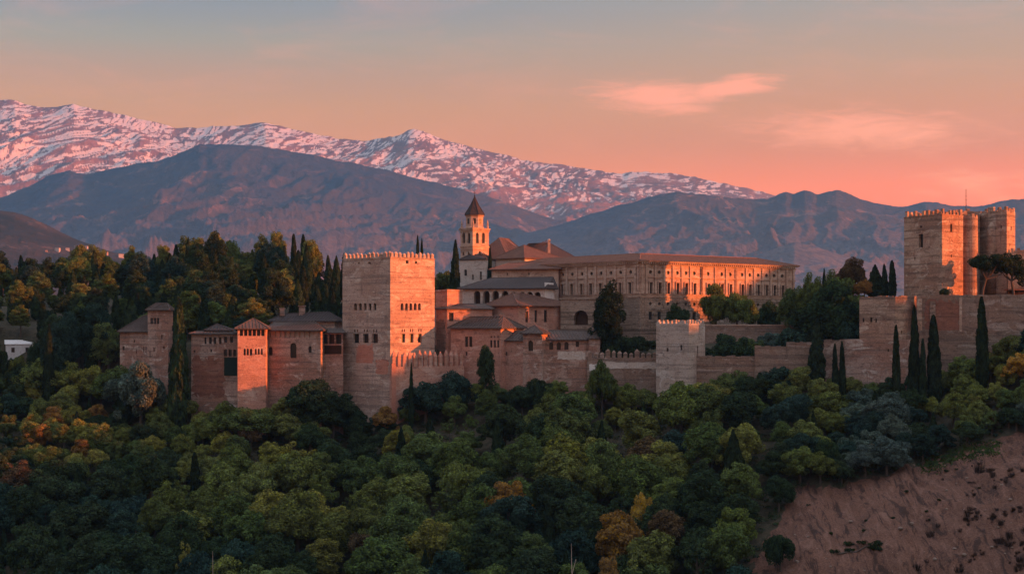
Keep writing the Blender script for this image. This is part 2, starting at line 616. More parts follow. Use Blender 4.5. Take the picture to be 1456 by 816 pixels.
def in_poly(x, y, poly):
    x = np.asarray(x, float)
    y = np.asarray(y, float)
    r = np.zeros(np.broadcast(x, y).shape, bool)
    n = len(poly)
    for i in range(n):
        x1, y1 = poly[i]
        x2, y2 = poly[(i + 1) % n]
        if y1 == y2:
            continue
        c = ((y1 > y) != (y2 > y)) & (x < (x2 - x1) * (y - y1) / (y2 - y1) + x1)
        r ^= c
    return r


def px_of(x, y, z):
    return CXP + x / y * FPX, HYP - z / y * FPX


def build_ground():
    def axis(parts):
        out = []
        for a, b, s in parts:
            out += list(np.arange(a, b, s))
        out.append(parts[-1][1])
        return np.array(out)
    xs = axis([(-12000, -1500, 1250), (-1500, -300, 60), (-300, 40, 4), (40, 160, 1.25), (160, 300, 5), (300, 900, 15), (900, 1500, 60), (1500, 12000, 1250)])
    ys = axis([(-600, -20, 25), (-20, 20, 4), (20, 320, 7), (320, 410, 1.25), (410, 480, 2), (480, 700, 7), (700, 1600, 60), (1600, 16100, 1200)])
    XX, YY = np.meshgrid(xs, ys)
    ZZ = ground(XX, YY)
    nx, ny = len(xs), len(ys)
    v = np.stack([XX.ravel(), YY.ravel(), ZZ.ravel()], 1)
    i = np.arange(nx * ny).reshape(ny, nx)
    q = np.stack([i[:-1, :-1].ravel(), i[:-1, 1:].ravel(), i[1:, 1:].ravel(), i[1:, :-1].ravel()], 1)
    me = fast_mesh('ground', v, q, True)
    # bare earth cover as an attribute
    jx = XX + 2.2 * fbm(XX / 7.0, YY / 7.0, 3)
    jy = YY + 2.2 * fbm(XX / 7.0 + 40, YY / 7.0, 3)
    bare = in_poly(jx, jy, SCAR).astype(np.float32)
    at = me.attributes.new('bare', 'FLOAT', 'POINT')
    at.data.foreach_set('value', bare.ravel())
    m, t, b = mat_base('hillside_soil')
    geo = t.new('ShaderNodeNewGeometry')
    pos = geo.outputs['Position']
    att = t.new('ShaderNodeAttribute', attribute_name='bare')
    n1 = t.noise(pos, 0.09, 5, 0.62, 0.7)
    n2 = t.noise(pos, 0.5, 7, 0.72, 0.5)
    n3 = t.noise(pos, 2.4, 6, 0.75)
    soil = t.mix(t.smooth(n1, 0.35, 0.65), (0.130, 0.048, 0.027), (0.195, 0.080, 0.049))
    soil = t.mix(t.math('MULTIPLY', t.smooth(n2, 0.55, 0.68), 0.65), soil, (0.065, 0.035, 0.027))
    soil = t.mix(t.smooth(n3, 0.3, 0.75), t.mix(0.55, soil, (0.04, 0.022, 0.017)), t.mix(0.25, soil, (0.27, 0.17, 0.13)))
    vor = t.new('ShaderNodeTexVoronoi', in_Scale=1.3)
    t.l.new(pos, vor.inputs['Vector'])
    peb = t.math('MULTIPLY', t.math('LESS_THAN', vor.outputs['Distance'], 0.17), t.smooth(n2, 0.5, 0.62))
    soil = t.mix(t.math('MULTIPLY', peb, 0.7), soil, (0.30, 0.21, 0.17))
    gul = t.noise(t.mapping(pos, (0.55, 0.10, 0.2), rot=(0, 0, R(-18))), 1.0, 6, 0.7, 0.8)
    soil = t.mix(t.math('MULTIPLY', t.smooth(gul, 0.50, 0.62), 0.85), soil, (0.038, 0.019, 0.014))
    soil = t.mix(t.math('MULTIPLY', t.smooth(gul, 0.46, 0.36), 0.45), soil, (0.235, 0.125, 0.09))
    litter = t.mix(t.smooth(n2, 0.35, 0.65), (0.035, 0.03, 0.018), (0.075, 0.055, 0.035))
    litter = t.mix(t.smooth(n3, 0.5, 0.75), litter, (0.05, 0.06, 0.025))
    c = t.mix(t.smooth(t.math('ADD', att.outputs['Fac'], t.math('MULTIPLY', t.math('SUBTRACT', n2, 0.5), 0.9)), 0.4, 0.6), litter, soil)
    t.l.new(c, b.inputs['Base Color'])
    b.inputs['Roughness'].default_value = 0.95
    hh = t.math('ADD', t.math('MULTIPLY', n2, 1.0), t.math('MULTIPLY', n3, 0.35))
    bp = t.new('ShaderNodeBump', in_Strength=0.9, in_Distance=0.7, in_Height=hh)
    t.l.new(bp.outputs[0], b.inputs['Normal'])
    o = link('ground', me, None, m)
    o['kind'] = 'structure'


build_ground()


# ----------------------------------------------------------------- mountains
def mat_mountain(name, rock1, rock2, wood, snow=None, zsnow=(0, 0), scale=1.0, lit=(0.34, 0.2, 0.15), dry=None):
    m, t, b = mat_base(name)
    geo = t.new('ShaderNodeNewGeometry')
    pos = geo.outputs['Position']
    sep = t.new('ShaderNodeSeparateXYZ', in_0=pos)
    nb = t.noise(pos, 0.0022 * scale, 6, 0.65, 0.6)
    nm = t.noise(pos, 0.010 * scale, 7, 0.7, 0.4)
    nf = t.noise(pos, 0.045 * scale, 6, 0.75)
    c = t.mix(t.smooth(nb, 0.40, 0.60), wood, rock1)
    c = t.mix(t.math('MULTIPLY', t.smooth(nm, 0.55, 0.63), t.math('ADD', 0.25, t.math('MULTIPLY', t.smooth(nb, 0.45, 0.6), 0.6))), c, lit)  # warm noise patches paint sunlit slopes into the colour
    c = t.mix(t.smooth(nf, 0.35, 0.7), t.mix(0.5, c, rock2), c)
    if dry:  # paler low slopes: dry-land tone that also stands in for haze
        lowz = t.math('SUBTRACT', 1.0, t.smooth(t.math('ADD', sep.outputs[2], t.math('MULTIPLY', t.math('SUBTRACT', nb, 0.5), 900.0)), dry[0], dry[1]))
        c = t.mix(t.math('MULTIPLY', lowz, 0.8), c, t.mix(t.smooth(nf, 0.35, 0.65), (0.105, 0.088, 0.098), (0.20, 0.155, 0.15)))
    h = t.math('ADD', nm, t.math('MULTIPLY', nf, 0.5))
    if snow:
        zz = sep.outputs[2]
        lev = t.smooth(zz, zsnow[0], zsnow[1])
        ns = t.noise(t.mapping(pos, (1.3, 0.5, 2.2)), 0.010 * scale, 7, 0.72, 1.2)
        ns2 = t.noise(t.mapping(pos, (1.6, 0.6, 2.6)), 0.034 * scale, 5, 0.72, 1.5)
        nsum = t.math('ADD', t.math('MULTIPLY', ns, 0.55), t.math('MULTIPLY', ns2, 0.45))
        gl = t.new('ShaderNodeAttribute', attribute_name='gully').outputs['Fac']
        cover = t.math('ADD', -0.97, t.math('MULTIPLY', lev, 0.43))
        thr = t.math('ADD', t.math('ADD', gl, t.math('MULTIPLY', t.math('SUBTRACT', nsum, 0.5), 1.7)), cover)
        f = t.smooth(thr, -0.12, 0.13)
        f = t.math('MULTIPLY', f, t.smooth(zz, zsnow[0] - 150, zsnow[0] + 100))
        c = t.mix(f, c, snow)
    t.l.new(c, b.inputs['Base Color'])
    b.inputs['Roughness'].default_value = 1.0
    b.inputs['Specular IOR Level'].default_value = 0.0
    bp = t.new('ShaderNodeBump', in_Strength=0.9, in_Distance=14.0 / scale, in_Height=h)
    t.l.new(bp.outputs[0], b.inputs['Normal'])
    return m


def mountain(name, prof, Dc, Dt, zb, mat, amp, sx, sd, seed, crest_amp=2.0, nu=760, nv=130, pw=1.15, pxr=(-240, 1700), skew=0.0, k=2.5):
    Dc, Dt, zb, amp, sx, sd, crest_amp = Dc * k, Dt * k, zb * k, amp * k, sx * k, sd * k, crest_amp * k
    px = np.linspace(pxr[0], pxr[1], nu)
    v = np.concatenate([np.linspace(0, 1, nv), 1 + np.linspace(0.01, 0.06, 6)])
    PX, V = np.meshgrid(px, v)
    P_ = np.array(prof, float)
    py = np.interp(PX, P_[:, 0], P_[:, 1])
    D = Dt + (Dc - Dt) * V
    x = (PX - CXP) / FPX * D
    zc = (HYP - py) / FPX * Dc
    crest_x = (PX - CXP) / FPX * Dc
    blur = np.array([np.interp(px + o, P_[:, 0], P_[:, 1]) for o in np.linspace(-90, 90, 13)]).mean(0)[None, :] + 0 * PX
    zs = (HYP - blur) / FPX * Dc
    kv = np.clip(V, 0, 1) ** 4
    zc = zs * (1 - kv) + zc * kv
    zc = zc + crest_amp * fbm(x / (60.0 * k) + seed, D / (60.0 * k), 5, 0.6) * np.clip(V, 0, 1) ** 5
    Vc = np.clip(V, 0, 1)
    z = zb + (zc - zb) * np.where(V <= 1, Vc ** pw, 1 - (V - 1) * 4.0)
    A = np.clip(1 - Vc, 0, 1) ** 0.75 * (0.25 + 0.75 * Vc)
    wx = x + skew * (Dc - D) + 0.35 * sx * fbm(x / sx * .6 + seed, D / sx * .6, 3)
    wd = D + 0.35 * sx * fbm(x / sx * .6 + seed + 9, D / sx * .6 + 4, 3)
    rd = 0.62 * ridged(wx / sx + seed * 3.1, wd / sd + seed * 1.7, 5, 0.52) + 0.38 * ridged(wx / sx * 3.3 + seed, wd / sd * 2.8 + seed * 2.7, 6, 0.6)
    z = z - amp * A * (1 - rd) * np.clip((zc - zb) / (300.0 * k), 0.25, 1.4)
    z = z + 17.0 * k * A * fbm(x / (70.0 * k), D / (70.0 * k) + seed, 6, 0.62)
    vv = np.stack([x.ravel(), D.ravel(), z.ravel()], 1)
    i = np.arange(PX.size).reshape(PX.shape)
    q = np.stack([i[:-1, :-1].ravel(), i[:-1, 1:].ravel(), i[1:, 1:].ravel(), i[1:, :-1].ravel()], 1)
    me = fast_mesh(name, vv, q, True)
    at = me.attributes.new('gully', 'FLOAT', 'POINT')
    fine = 0.35 * ridged(wx / sx * 3.3 + seed, wd / sd * 2.8 + seed * 2.7, 6, 0.6) + 0.65 * ridged(wx / sx * 22.0 + seed * 2, wd / sd * 12.0 + seed, 5, 0.7)
    rank = np.argsort(np.argsort(-fine.ravel())) / float(fine.size)
    at.data.foreach_set('value', rank.astype(np.float32))
    o = link(name, me, None, mat)
    o['kind'] = 'structure'
    return o


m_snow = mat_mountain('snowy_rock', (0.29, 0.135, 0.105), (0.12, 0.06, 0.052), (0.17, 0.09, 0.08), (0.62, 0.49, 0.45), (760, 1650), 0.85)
m_mid = mat_mountain('wooded_mountain', (0.095, 0.074, 0.076), (0.048, 0.049, 0.066), (0.047, 0.054, 0.078), None, scale=0.5, lit=(0.32, 0.165, 0.125), dry=(60, 900))  # blue of the distant haze is mixed into the wood and darker rock
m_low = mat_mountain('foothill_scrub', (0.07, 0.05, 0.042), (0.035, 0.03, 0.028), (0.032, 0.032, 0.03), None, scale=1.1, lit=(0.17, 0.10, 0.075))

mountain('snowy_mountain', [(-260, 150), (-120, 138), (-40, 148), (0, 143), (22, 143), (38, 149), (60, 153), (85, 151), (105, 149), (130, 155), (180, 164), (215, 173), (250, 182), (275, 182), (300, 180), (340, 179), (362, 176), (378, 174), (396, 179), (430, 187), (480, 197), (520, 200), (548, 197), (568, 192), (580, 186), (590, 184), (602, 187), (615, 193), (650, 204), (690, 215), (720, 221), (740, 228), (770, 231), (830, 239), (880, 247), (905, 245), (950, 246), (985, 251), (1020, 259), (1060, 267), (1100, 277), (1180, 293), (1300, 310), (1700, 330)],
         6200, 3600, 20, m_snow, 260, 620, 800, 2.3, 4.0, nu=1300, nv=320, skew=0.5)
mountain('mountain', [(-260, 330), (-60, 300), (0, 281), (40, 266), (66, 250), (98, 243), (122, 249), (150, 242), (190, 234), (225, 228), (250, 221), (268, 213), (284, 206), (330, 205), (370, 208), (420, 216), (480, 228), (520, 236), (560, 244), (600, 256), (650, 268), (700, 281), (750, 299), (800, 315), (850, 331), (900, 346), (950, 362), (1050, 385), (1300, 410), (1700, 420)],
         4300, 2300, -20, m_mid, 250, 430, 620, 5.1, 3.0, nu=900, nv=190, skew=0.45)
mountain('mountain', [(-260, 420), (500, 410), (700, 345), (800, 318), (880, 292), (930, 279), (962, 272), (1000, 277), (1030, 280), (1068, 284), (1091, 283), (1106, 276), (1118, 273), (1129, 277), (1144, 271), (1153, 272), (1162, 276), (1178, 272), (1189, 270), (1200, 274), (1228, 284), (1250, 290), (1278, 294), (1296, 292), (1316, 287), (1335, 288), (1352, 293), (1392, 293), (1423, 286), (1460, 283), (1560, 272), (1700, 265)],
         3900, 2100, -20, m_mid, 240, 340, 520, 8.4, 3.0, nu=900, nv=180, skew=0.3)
HILL = mountain('hill', [(-260, 270), (-80, 292), (0, 300), (20, 302), (45, 311), (69, 322), (103, 339), (128, 348), (151, 356), (200, 368), (300, 380), (420, 395), (620, 410), (900, 420), (1300, 432), (1700, 440)],
         1900, 1150, -30, m_low, 60, 130, 280, 3.7, 1.5, nu=800, nv=130, k=2.6)

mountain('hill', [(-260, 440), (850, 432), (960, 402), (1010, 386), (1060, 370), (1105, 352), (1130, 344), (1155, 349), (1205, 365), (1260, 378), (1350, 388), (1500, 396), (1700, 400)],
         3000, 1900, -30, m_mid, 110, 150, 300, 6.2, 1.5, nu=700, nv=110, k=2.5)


# ----------------------------------------------------------------- building kit
def arch_pts(u0, u1, v0, v1, kind):
    """outline of an opening, counter-clockwise from lower left"""
    w, h = u1 - u0, v1 - v0
    cu = (u0 + u1) / 2
    if kind == 'arch':
        r = w / 2
        vs = max(v0, v1 - r)
        ry = v1 - vs
        top = [(cu + r * math.cos(a), vs + ry * math.sin(a)) for a in [math.pi * k / 8 for k in range(9)]]
        return [(u0, v0), (u1, v0)] + top
    if kind == 'round':
        return [(cu + w / 2 * math.cos(a), (v0 + v1) / 2 + h / 2 * math.sin(a)) for a in [-0.75 * math.pi + 2 * math.pi * k / 16 for k in range(16)]]
    return [(u0, v0), (u1, v0), (u1, v1), (u0, v1)]


def wall_panel(mb, A, B, z0, z1, ops, n, depth=0.45):
    A, B = Vector(A), Vector(B)
    L = (B - A).length
    t = (B - A) / L

    def pt(u, v, d=0.0):
        return (A.x + t.x * u - n.x * d, A.y + t.y * u - n.y * d, v)
    us = sorted({0.0, L} | {o[0] for o in ops} | {o[1] for o in ops})
    vs = sorted({z0, z1} | {o[2] for o in ops} | {o[3] for o in ops})
    us = [u for u in us if -1e-6 <= u <= L + 1e-6]
    vs = [v for v in vs if z0 - 1e-6 <= v <= z1 + 1e-6]
    for i in range(len(us) - 1):
        for j in range(len(vs) - 1):
            cu, cv = (us[i] + us[i + 1]) / 2, (vs[j] + vs[j + 1]) / 2
            if any(o[0] < cu < o[1] and o[2] < cv < o[3] for o in ops):
                continue
            mb.poly([pt(us[i], vs[j]), pt(us[i + 1], vs[j]), pt(us[i + 1], vs[j + 1]), pt(us[i], vs[j + 1])])
    for u0, u1, v0, v1, kind in ops:
        out = arch_pts(u0, u1, v0, v1, kind)
        for k in range(len(out)):
            a, b = out[k], out[(k + 1) % len(out)]
            mb.poly([pt(*a), pt(*b), pt(*b, depth), pt(*a, depth)])
        if kind == 'arch':
            top = out[2:]
            m_ = len(top) // 2
            for k in range(m_):
                mb.poly([pt(u1, v1), pt(*top[k]), pt(*top[k + 1])])
            for k in range(m_, len(top) - 1):
                mb.poly([pt(u0, v1), pt(*top[k]), pt(*top[k + 1])])
        elif kind == 'round':
            cs = [(u0, v0), (u1, v0), (u1, v1), (u0, v1)]
            for c in range(4):
                for k in range(4):
                    a, b = out[(c * 4 + k - 2) % 16], out[(c * 4 + k - 1) % 16]
                    mb.poly([pt(*cs[c]), pt(*a), pt(*b)])
            for c in range(4):
                a = out[(c * 4 + 2) % 16]
                mb.poly([pt(*cs[c]), pt(*cs[(c + 1) % 4]), pt(*a)])


def edge_normal(A, B, cen):
    d = (B - A).normalized()
    n = Vector((d.y, -d.x))
    if n.dot((A + B) / 2 - cen) < 0:
        n = -n
    return n


def solve_u(A, B, px):
    sx = (px - CXP) / FPX
    dx, dy = B.x - A.x, B.y - A.y
    tt = (sx * A.y - A.x) / (dx - sx * dy)
    return tt, A.y + tt * dy


def px_op(A, B, o):
    """opening given in photograph pixels -> (u0,u1,v0,v1,kind) on the wall plane A-B"""
    p0, p1, y0, y1 = o[:4]
    L = (B - A).length
    t0, _ = solve_u(A, B, p0)
    t1, _ = solve_u(A, B, p1)
    _, D = solve_u(A, B, (p0 + p1) / 2)
    a, b = sorted((t0 * L, t1 * L))
    return (a, b, Z(y1, D), Z(y0, D), o[4] if len(o) > 4 else 'rect')


def tile_face(m, pts, step=0.95, rad=0.13):
    """ridges of cover tiles running up a roof slope; pts[0]-pts[1] is the eave"""
    pts = [Vector(p) for p in pts]
    e = pts[1] - pts[0]
    L = e.length
    if L < 1.5:
        return
    e.normalize()
    cen = sum(pts, Vector()) / len(pts)
    w = (cen - pts[0]) - e * (cen - pts[0]).dot(e)
    w.normalize()
    q = [((p - pts[0]).dot(e), (p - pts[0]).dot(w)) for p in pts]
    n = int(L / step)
    for k in range(n):
        u = (k + 0.5) * L / n
        top = 0
        for i in range(1, len(q)):
            (u0, w0), (u1, w1) = q[i], q[(i + 1) % len(q)]
            if (u0 - u) * (u1 - u) <= 0 and abs(u1 - u0) > 1e-6:
                top = max(top, w0 + (w1 - w0) * (u - u0) / (u1 - u0))
        if top > 0.5:
            m.tube([pts[0] + e * u - w * 0.05, pts[0] + e * u + w * (top - 0.1)], rad, 5)


def tile_rows(m, up, r0, r1, axis):
    if r1 is None:
        for k in range(len(up)):
            tile_face(m, [up[k], up[(k + 1) % len(up)], r0])
    elif axis == 0:
        tile_face(m, [up[0], up[1], r1, r0]); tile_face(m, [up[1], up[2], r1]); tile_face(m, [up[3], up[0], r0])
    else:
        tile_face(m, [up[0], up[1], r0]); tile_face(m, [up[1], up[2], r1, r0]); tile_face(m, [up[3], up[0], r0, r1])


class Building:
    def __init__(s, name, label, cat, corners, z0, z1, mat, ops=None, depth=0.45, group=None, parent=None, part='wall', pane='glass', frames=False, cap=True):
        s.c = [Vector(c) for c in corners]
        if len(s.c) == 3:
            s.c.append(s.c[0] + s.c[2] - s.c[1])
        s.cen = sum(s.c, Vector((0, 0))) / len(s.c)
        s.z0, s.z1 = z0, z1
        if parent is None:
            s.root = thing(name, label, cat, (s.cen.x, s.cen.y, z0), group)
        else:
            s.root = parent
        mb = MB()
        ops = ops or {}
        wins = []
        n_ = len(s.c)
        for i in range(n_):
            A, B = s.c[i], s.c[(i + 1) % n_]
            n = edge_normal(A, B, s.cen)
            lst = [px_op(A, B, o) + (o[5] if len(o) > 5 else 'window',) for o in ops.get(i, [])]
            L = (B - A).length
            lst = [o for o in lst if o[0] > 0.05 and o[1] < L - 0.05 and o[2] > z0 + 0.05 and o[3] < z1 - 0.05]
            wall_panel(mb, A, B, z0, z1, [o[:5] for o in lst], n, depth)
            wins += [(A, B, n, o) for o in lst]
        if cap:
            mb.poly([(p.x, p.y, z1 - 0.02) for p in s.c])
        s.wall = mb.build(part, mat, s.root)
        for A, B, n, o in wins:
            s.window(A, B, n, o, depth, pane, frames)

    def window(s, A, B, n, o, depth, pane, frames):
        t = (B - A).normalized()
        u0, u1, v0, v1, kind, nm = o

        def pt(u, v, d):
            return (A.x + t.x * u - n.x * d, A.y + t.y * u - n.y * d, v)
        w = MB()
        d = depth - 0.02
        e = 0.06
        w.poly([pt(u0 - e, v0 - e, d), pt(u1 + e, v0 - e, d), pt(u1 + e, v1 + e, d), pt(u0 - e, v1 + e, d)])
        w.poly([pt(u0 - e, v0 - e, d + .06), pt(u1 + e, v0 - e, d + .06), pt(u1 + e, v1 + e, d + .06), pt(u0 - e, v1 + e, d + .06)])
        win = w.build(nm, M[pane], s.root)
        if frames:
            f = MB()
            th = 0.13

            def bar(a0, a1, b0, b1):
                q = [(a0, b0), (a1, b0), (a1, b1), (a0, b1)]
                f.prism([pt(*p, d - 0.10) for p in q], [pt(*p, d - 0.03) for p in q])
            cu = (u0 + u1) / 2
            bar(cu - th / 2, cu + th / 2, v0, v1)
            bar(u0, u1, (v0 + v1) / 2 - th / 2, (v0 + v1) / 2 + th / 2)
            f.build('frame', M['wood' if frames == 'wood' else 'frame'], win)

    def inset(s, d):
        """corner points moved outwards (d>0) along the bisectors"""
        out = []
        n_ = len(s.c)
        for i in range(n_):
            n1 = edge_normal(s.c[i - 1], s.c[i], s.cen)
            n2 = edge_normal(s.c[i], s.c[(i + 1) % n_], s.cen)
            den = 1 + n1.dot(n2)
            out.append(s.c[i] + (n1 + n2) * (d / max(den, 0.3)))
        return out

    def hip(s, mat, r0, r1=None, over=0.6, z=None, drop=0.25, axis=0, name='roof', ridge='roof', parent=None):
        """hipped roof; r0,r1 are (x,y,z) ridge ends; r1 None = pyramid. axis 0: ridge runs along edge 0"""
        z = s.z1 if z is None else z
        e = s.inset(over)
        m = MB()
        lo = [(p.x, p.y, z - drop + 0.03) for p in e]
        up = [(p.x, p.y, z + 0.06) for p in e]
        for k in range(len(e)):
            m.poly([lo[k], lo[(k + 1) % len(e)], up[(k + 1) % len(e)], up[k]])
        m.poly(lo)
        if r1 is None:
            for k in range(len(e)):
                m.poly([up[k], up[(k + 1) % len(e)], r0])
            hips = [(p, r0) for p in up]
        else:
            if axis == 0:
                m.poly([up[0], up[1], r1, r0]); m.poly([up[1], up[2], r1]); m.poly([up[2], up[3], r0, r1]); m.poly([up[3], up[0], r0])
                hips = [(up[0], r0), (up[1], r1), (up[2], r1), (up[3], r0), (r0, r1)]
            else:
                m.poly([up[0], up[1], r0]); m.poly([up[1], up[2], r1, r0]); m.poly([up[2], up[3], r1]); m.poly([up[3], up[0], r0, r1])
                hips = [(up[0], r0), (up[1], r0), (up[2], r1), (up[3], r1), (r0, r1)]
        for a, b in hips:
            m.tube([a, b], 0.17, 6)
        tile_rows(m, up, r0, r1, axis)
        o = m.build(name, mat, s.root if parent is None else parent)
        return o

    def merlons(s, i, n, w, h, mat, t=0.7, z=None, jitter=0.15, cap=True, shared={}):
        A, B = s.c[i], s.c[(i + 1) % len(s.c)]
        add_merlons(s.root, A, B, edge_normal(A, B, s.cen), s.z1 if z is None else z, n, w, h, t, mat, jitter, cap)


_merlon_mesh = {}


def add_merlons(root, A, B, nrm, z, n, w, h, t, mat, jitter=0.15, cap=True, skip=()):
    key = (round(w, 2), round(h, 2), t, mat.name, cap)
    if key not in _merlon_mesh:
        m = MB()
        bh = h * (0.68 if cap else 1.0)
        q = [(-w / 2, -t / 2), (w / 2, -t / 2), (w / 2, t / 2), (-w / 2, t / 2)]
        m.prism([(a, b, -0.1) for a, b in q], [(a, b, bh) for a, b in q])
        if cap:
            m.prism([(a * 1.12, b * 1.12, bh) for a, b in q], [(a * 0.25, b * 0.25, h) for a, b in q])
        me = m.mesh('merlon')
        me.materials.append(mat)
        _merlon_mesh[key] = me
    ang = math.atan2((B - A).y, (B - A).x)
    rnd = random.Random(int(A.x * 10) + n)
    for k in range(n):
        if k in skip:
            continue
        p = A.lerp(B, (k + 0.5) / n) - nrm * (t / 2 + 0.02)
        o = link('merlon', _merlon_mesh[key], root)
        o.location = Vector((p.x, p.y, z)) - root.location
        o.rotation_euler = (rnd.uniform(-.03, .03), rnd.uniform(-.03, .03), ang + rnd.uniform(-.05, .05))
        o.scale = (1 + rnd.uniform(-jitter, jitter), 1, 1 + rnd.uniform(-2 * jitter, jitter))


def slab_on(A, B, nrm_from, pxs, pys, mat, root, name, proud=0.03, ragged=True, seed=1):
    """thin patch of facing on a wall, outline ragged"""
    A, B = Vector(A), Vector(B)
    L = (B - A).length
    t = (B - A) / L
    n = edge_normal(A, B, nrm_from)
    u0, u1, v0, v1, _ = px_op(A, B, (pxs[0], pxs[1], pys[0], pys[1]))
    rnd = random.Random(seed)
    pts = []
    N = 14 if ragged else 1
    j = min(u1 - u0, v1 - v0) * (0.09 if ragged else 0)
    for a, b in (((u0, v0), (u1, v0)), ((u1, v0), (u1, v1)), ((u1, v1), (u0, v1)), ((u0, v1), (u0, v0))):
        for k in range(N):
            f = k / N
            pts.append((a[0] + (b[0] - a[0]) * f + rnd.uniform(-j, j), a[1] + (b[1] - a[1]) * f + rnd.uniform(-j, j)))
    m = MB()
    m.prism([(A.x + t.x * u - n.x * 0.05, A.y + t.y * u - n.y * 0.05, v) for u, v in pts],
            [(A.x + t.x * u + n.x * proud, A.y + t.y * u + n.y * proud, v) for u, v in pts])
    return m.build(name, mat, root)


def P3(px, py, D):
    return (X(px, D), D, Z(py, D))


# ----------------------------------------------------------------- the great square tower
def great_tower():
    c = [C(487, 453), C(555, 440), C(618, 452)]
    lw = [(503.3 + 6.9 * k, 507.3 + 6.9 * k, 431, 441, 'arch') for k in range(5)]
    rw = [(a - 1.9, a + 1.9, 431, 441, 'arch') for a in (571.8, 578, 584.2, 590.4, 596.4)]
    l2 = [(a - 4.0, a + 4.0, 474.5, 487.5) for a in (506.4, 520, 533.3)]
    r2 = [(a - 2.7, a + 2.7, 474.5, 487) for a in (573.5, 585.3, 597)]
    l3 = [(a + d - 0.9, a + d + 0.9, 468, 472.3, 'arch') for a in (506.4, 520, 533.3) for d in (-2, 2)]
    r3 = [(a + d - 0.8, a + d + 0.8, 467.5, 472, 'arch') for a in (573.5, 585.3, 597) for d in (-1.6, 1.6)]
    lh = [(509, 511.5, 373, 375.2), (523.5, 527, 372.5, 375.4)]
    rh = [(577, 581, 370.5, 375), (590, 593, 371.5, 375)]
    b = Building('square_tower', 'massive square battlemented tower, tallest in the middle, right face glowing orange', 'tower', c, -36, Z(365, 440),
                 M['tower'], {0: lw + l2 + l3 + lh, 1: rw + r2 + r3 + rh}, depth=0.7)
    # parapet walk: merlons on all sides
    for i, n in ((0, 12), (1, 11), (2, 12), (3, 11)):
        b.merlons(i, n, 0.86, 1.5, M['tower'], 0.7)
    m = MB()
    e, f = b.inset(0.14), b.c
    m.prism([(p.x, p.y, b.z1 - 0.35) for p in e], [(p.x, p.y, b.z1 - 0.08) for p in e])
    m.build('string_course', M['tower'], b.root)
    # battered plinth
    m = MB()
    top, bot = b.inset(0.25), b.inset(1.5)
    m.prism([(p.x, p.y, -37) for p in bot], [(p.x, p.y, Z(517, 440)) for p in top])
    m.build('plinth', M['tower'], b.root)
    # repaired facing on the shaded face
    A, B = c[0], c[1]
    slab_on(A, B, b.cen, (508, 530), (490, 518), M['repair'], b.root, 'render_patch', 0.05, seed=2)
    slab_on(A, B, b.cen, (536, 553), (512, 534), M['repair'], b.root, 'render_patch', 0.4, seed=7)
    # small posts on top
    return b


great_tower()

_A, _B = C(556.5, 436.0), C(660, 447.5)
t_ = thing('crenellated_wall', 'low battlemented wall against the foot of the great square tower lit orange', 'wall', (_A.x, _A.y, -36))
m = MB()
m.beam(_A, _B, -36, Z(521, 440), -1.2, 0)
m.build('wall', M['pink'], t_)
n_ = edge_normal(_A, _B, Vector((0, 800)))
add_merlons(t_, _A, _B, n_, Z(521.3, 440), 14, 0.95, 4.6, 0.8, M['pink'], 0.06)
slab_on(C(557, 436), _B, Vector((0, 800)), (557, 563), (517, 590), M['repair'], t_, 'render_patch', 0.05, seed=4)

# ----------------------------------------------------------------- houses right of the tower
b = Building('tall_block', 'tall flat topped block directly right of the great square tower', 'building', [C(619, 468), C(636, 458), C(657.5, 464)], -12, Z(412.5, 458), M['pink'])
m = MB()
m.prism([(p.x, p.y, b.z1 - 0.3) for p in b.inset(0.2)], [(p.x, p.y, b.z1 + 0.25) for p in b.inset(0.2)])
m.build('parapet', M['oldpink'], b.root)

b = Building('annex_house', 'narrow annex with lean tiled roof and one dark window under the tall block', 'house', [C(620, 461), C(636, 453.5), C(700, 459)], -34, Z(439, 455), M['pink'],
             {1: [(638.5, 645, 444.5, 456.5, 'rect')]}, frames='wood')
b.hip(M['roof'], P3(650, 432.5, 462), P3(690, 432.0, 465), 0.5, axis=1)
slab_on(C(620, 461), C(636, 453.5), b.cen, (620.5, 634), (456, 500), M['wall'], b.root, 'rubble_facing', 0.08, seed=9)

b = Building('hip_roof_house', 'pink house with broad hipped roof, its sunlit side pierced by three slit windows', 'house', [C(690, 466), C(737, 455), C(824, 474)], -14, Z(434.5, 455), M['pink'],
             {1: [(747.2, 751, 442.5, 458), (760.2, 764, 441, 458), (773.6, 778, 441, 458), (802, 807.5, 444, 459), (812.5, 818.5, 446, 461)],
              0: [(699, 701, 443.5, 447, 'round')]}, frames='wood')
b.hip(M['redroof'], P3(729, 417, 464), P3(742, 417, 468), 0.9, axis=1)

b = Building('front_house', 'reddish house in front with dark hipped roof, twin window and triple slit windows', 'house', [C(641, 452), C(712, 443), C(744.5, 453)], -36, Z(466.3, 443), M['pink'],
             {0: [(661, 665.5, 478.5, 493), (667, 671.5, 478.5, 493), (697, 700, 483.5, 494), (702, 705, 483.5, 494), (706.8, 709.6, 483.5, 494),
                  (697.6, 699.4, 477.5, 480.5), (702.4, 704.2, 477.5, 480.5), (707, 708.8, 477.5, 480.5), (662, 664.4, 500, 505.5)]}, frames=False)
b.hip(M['roof'], P3(669, 450, 452), P3(716, 450, 450), 0.8)

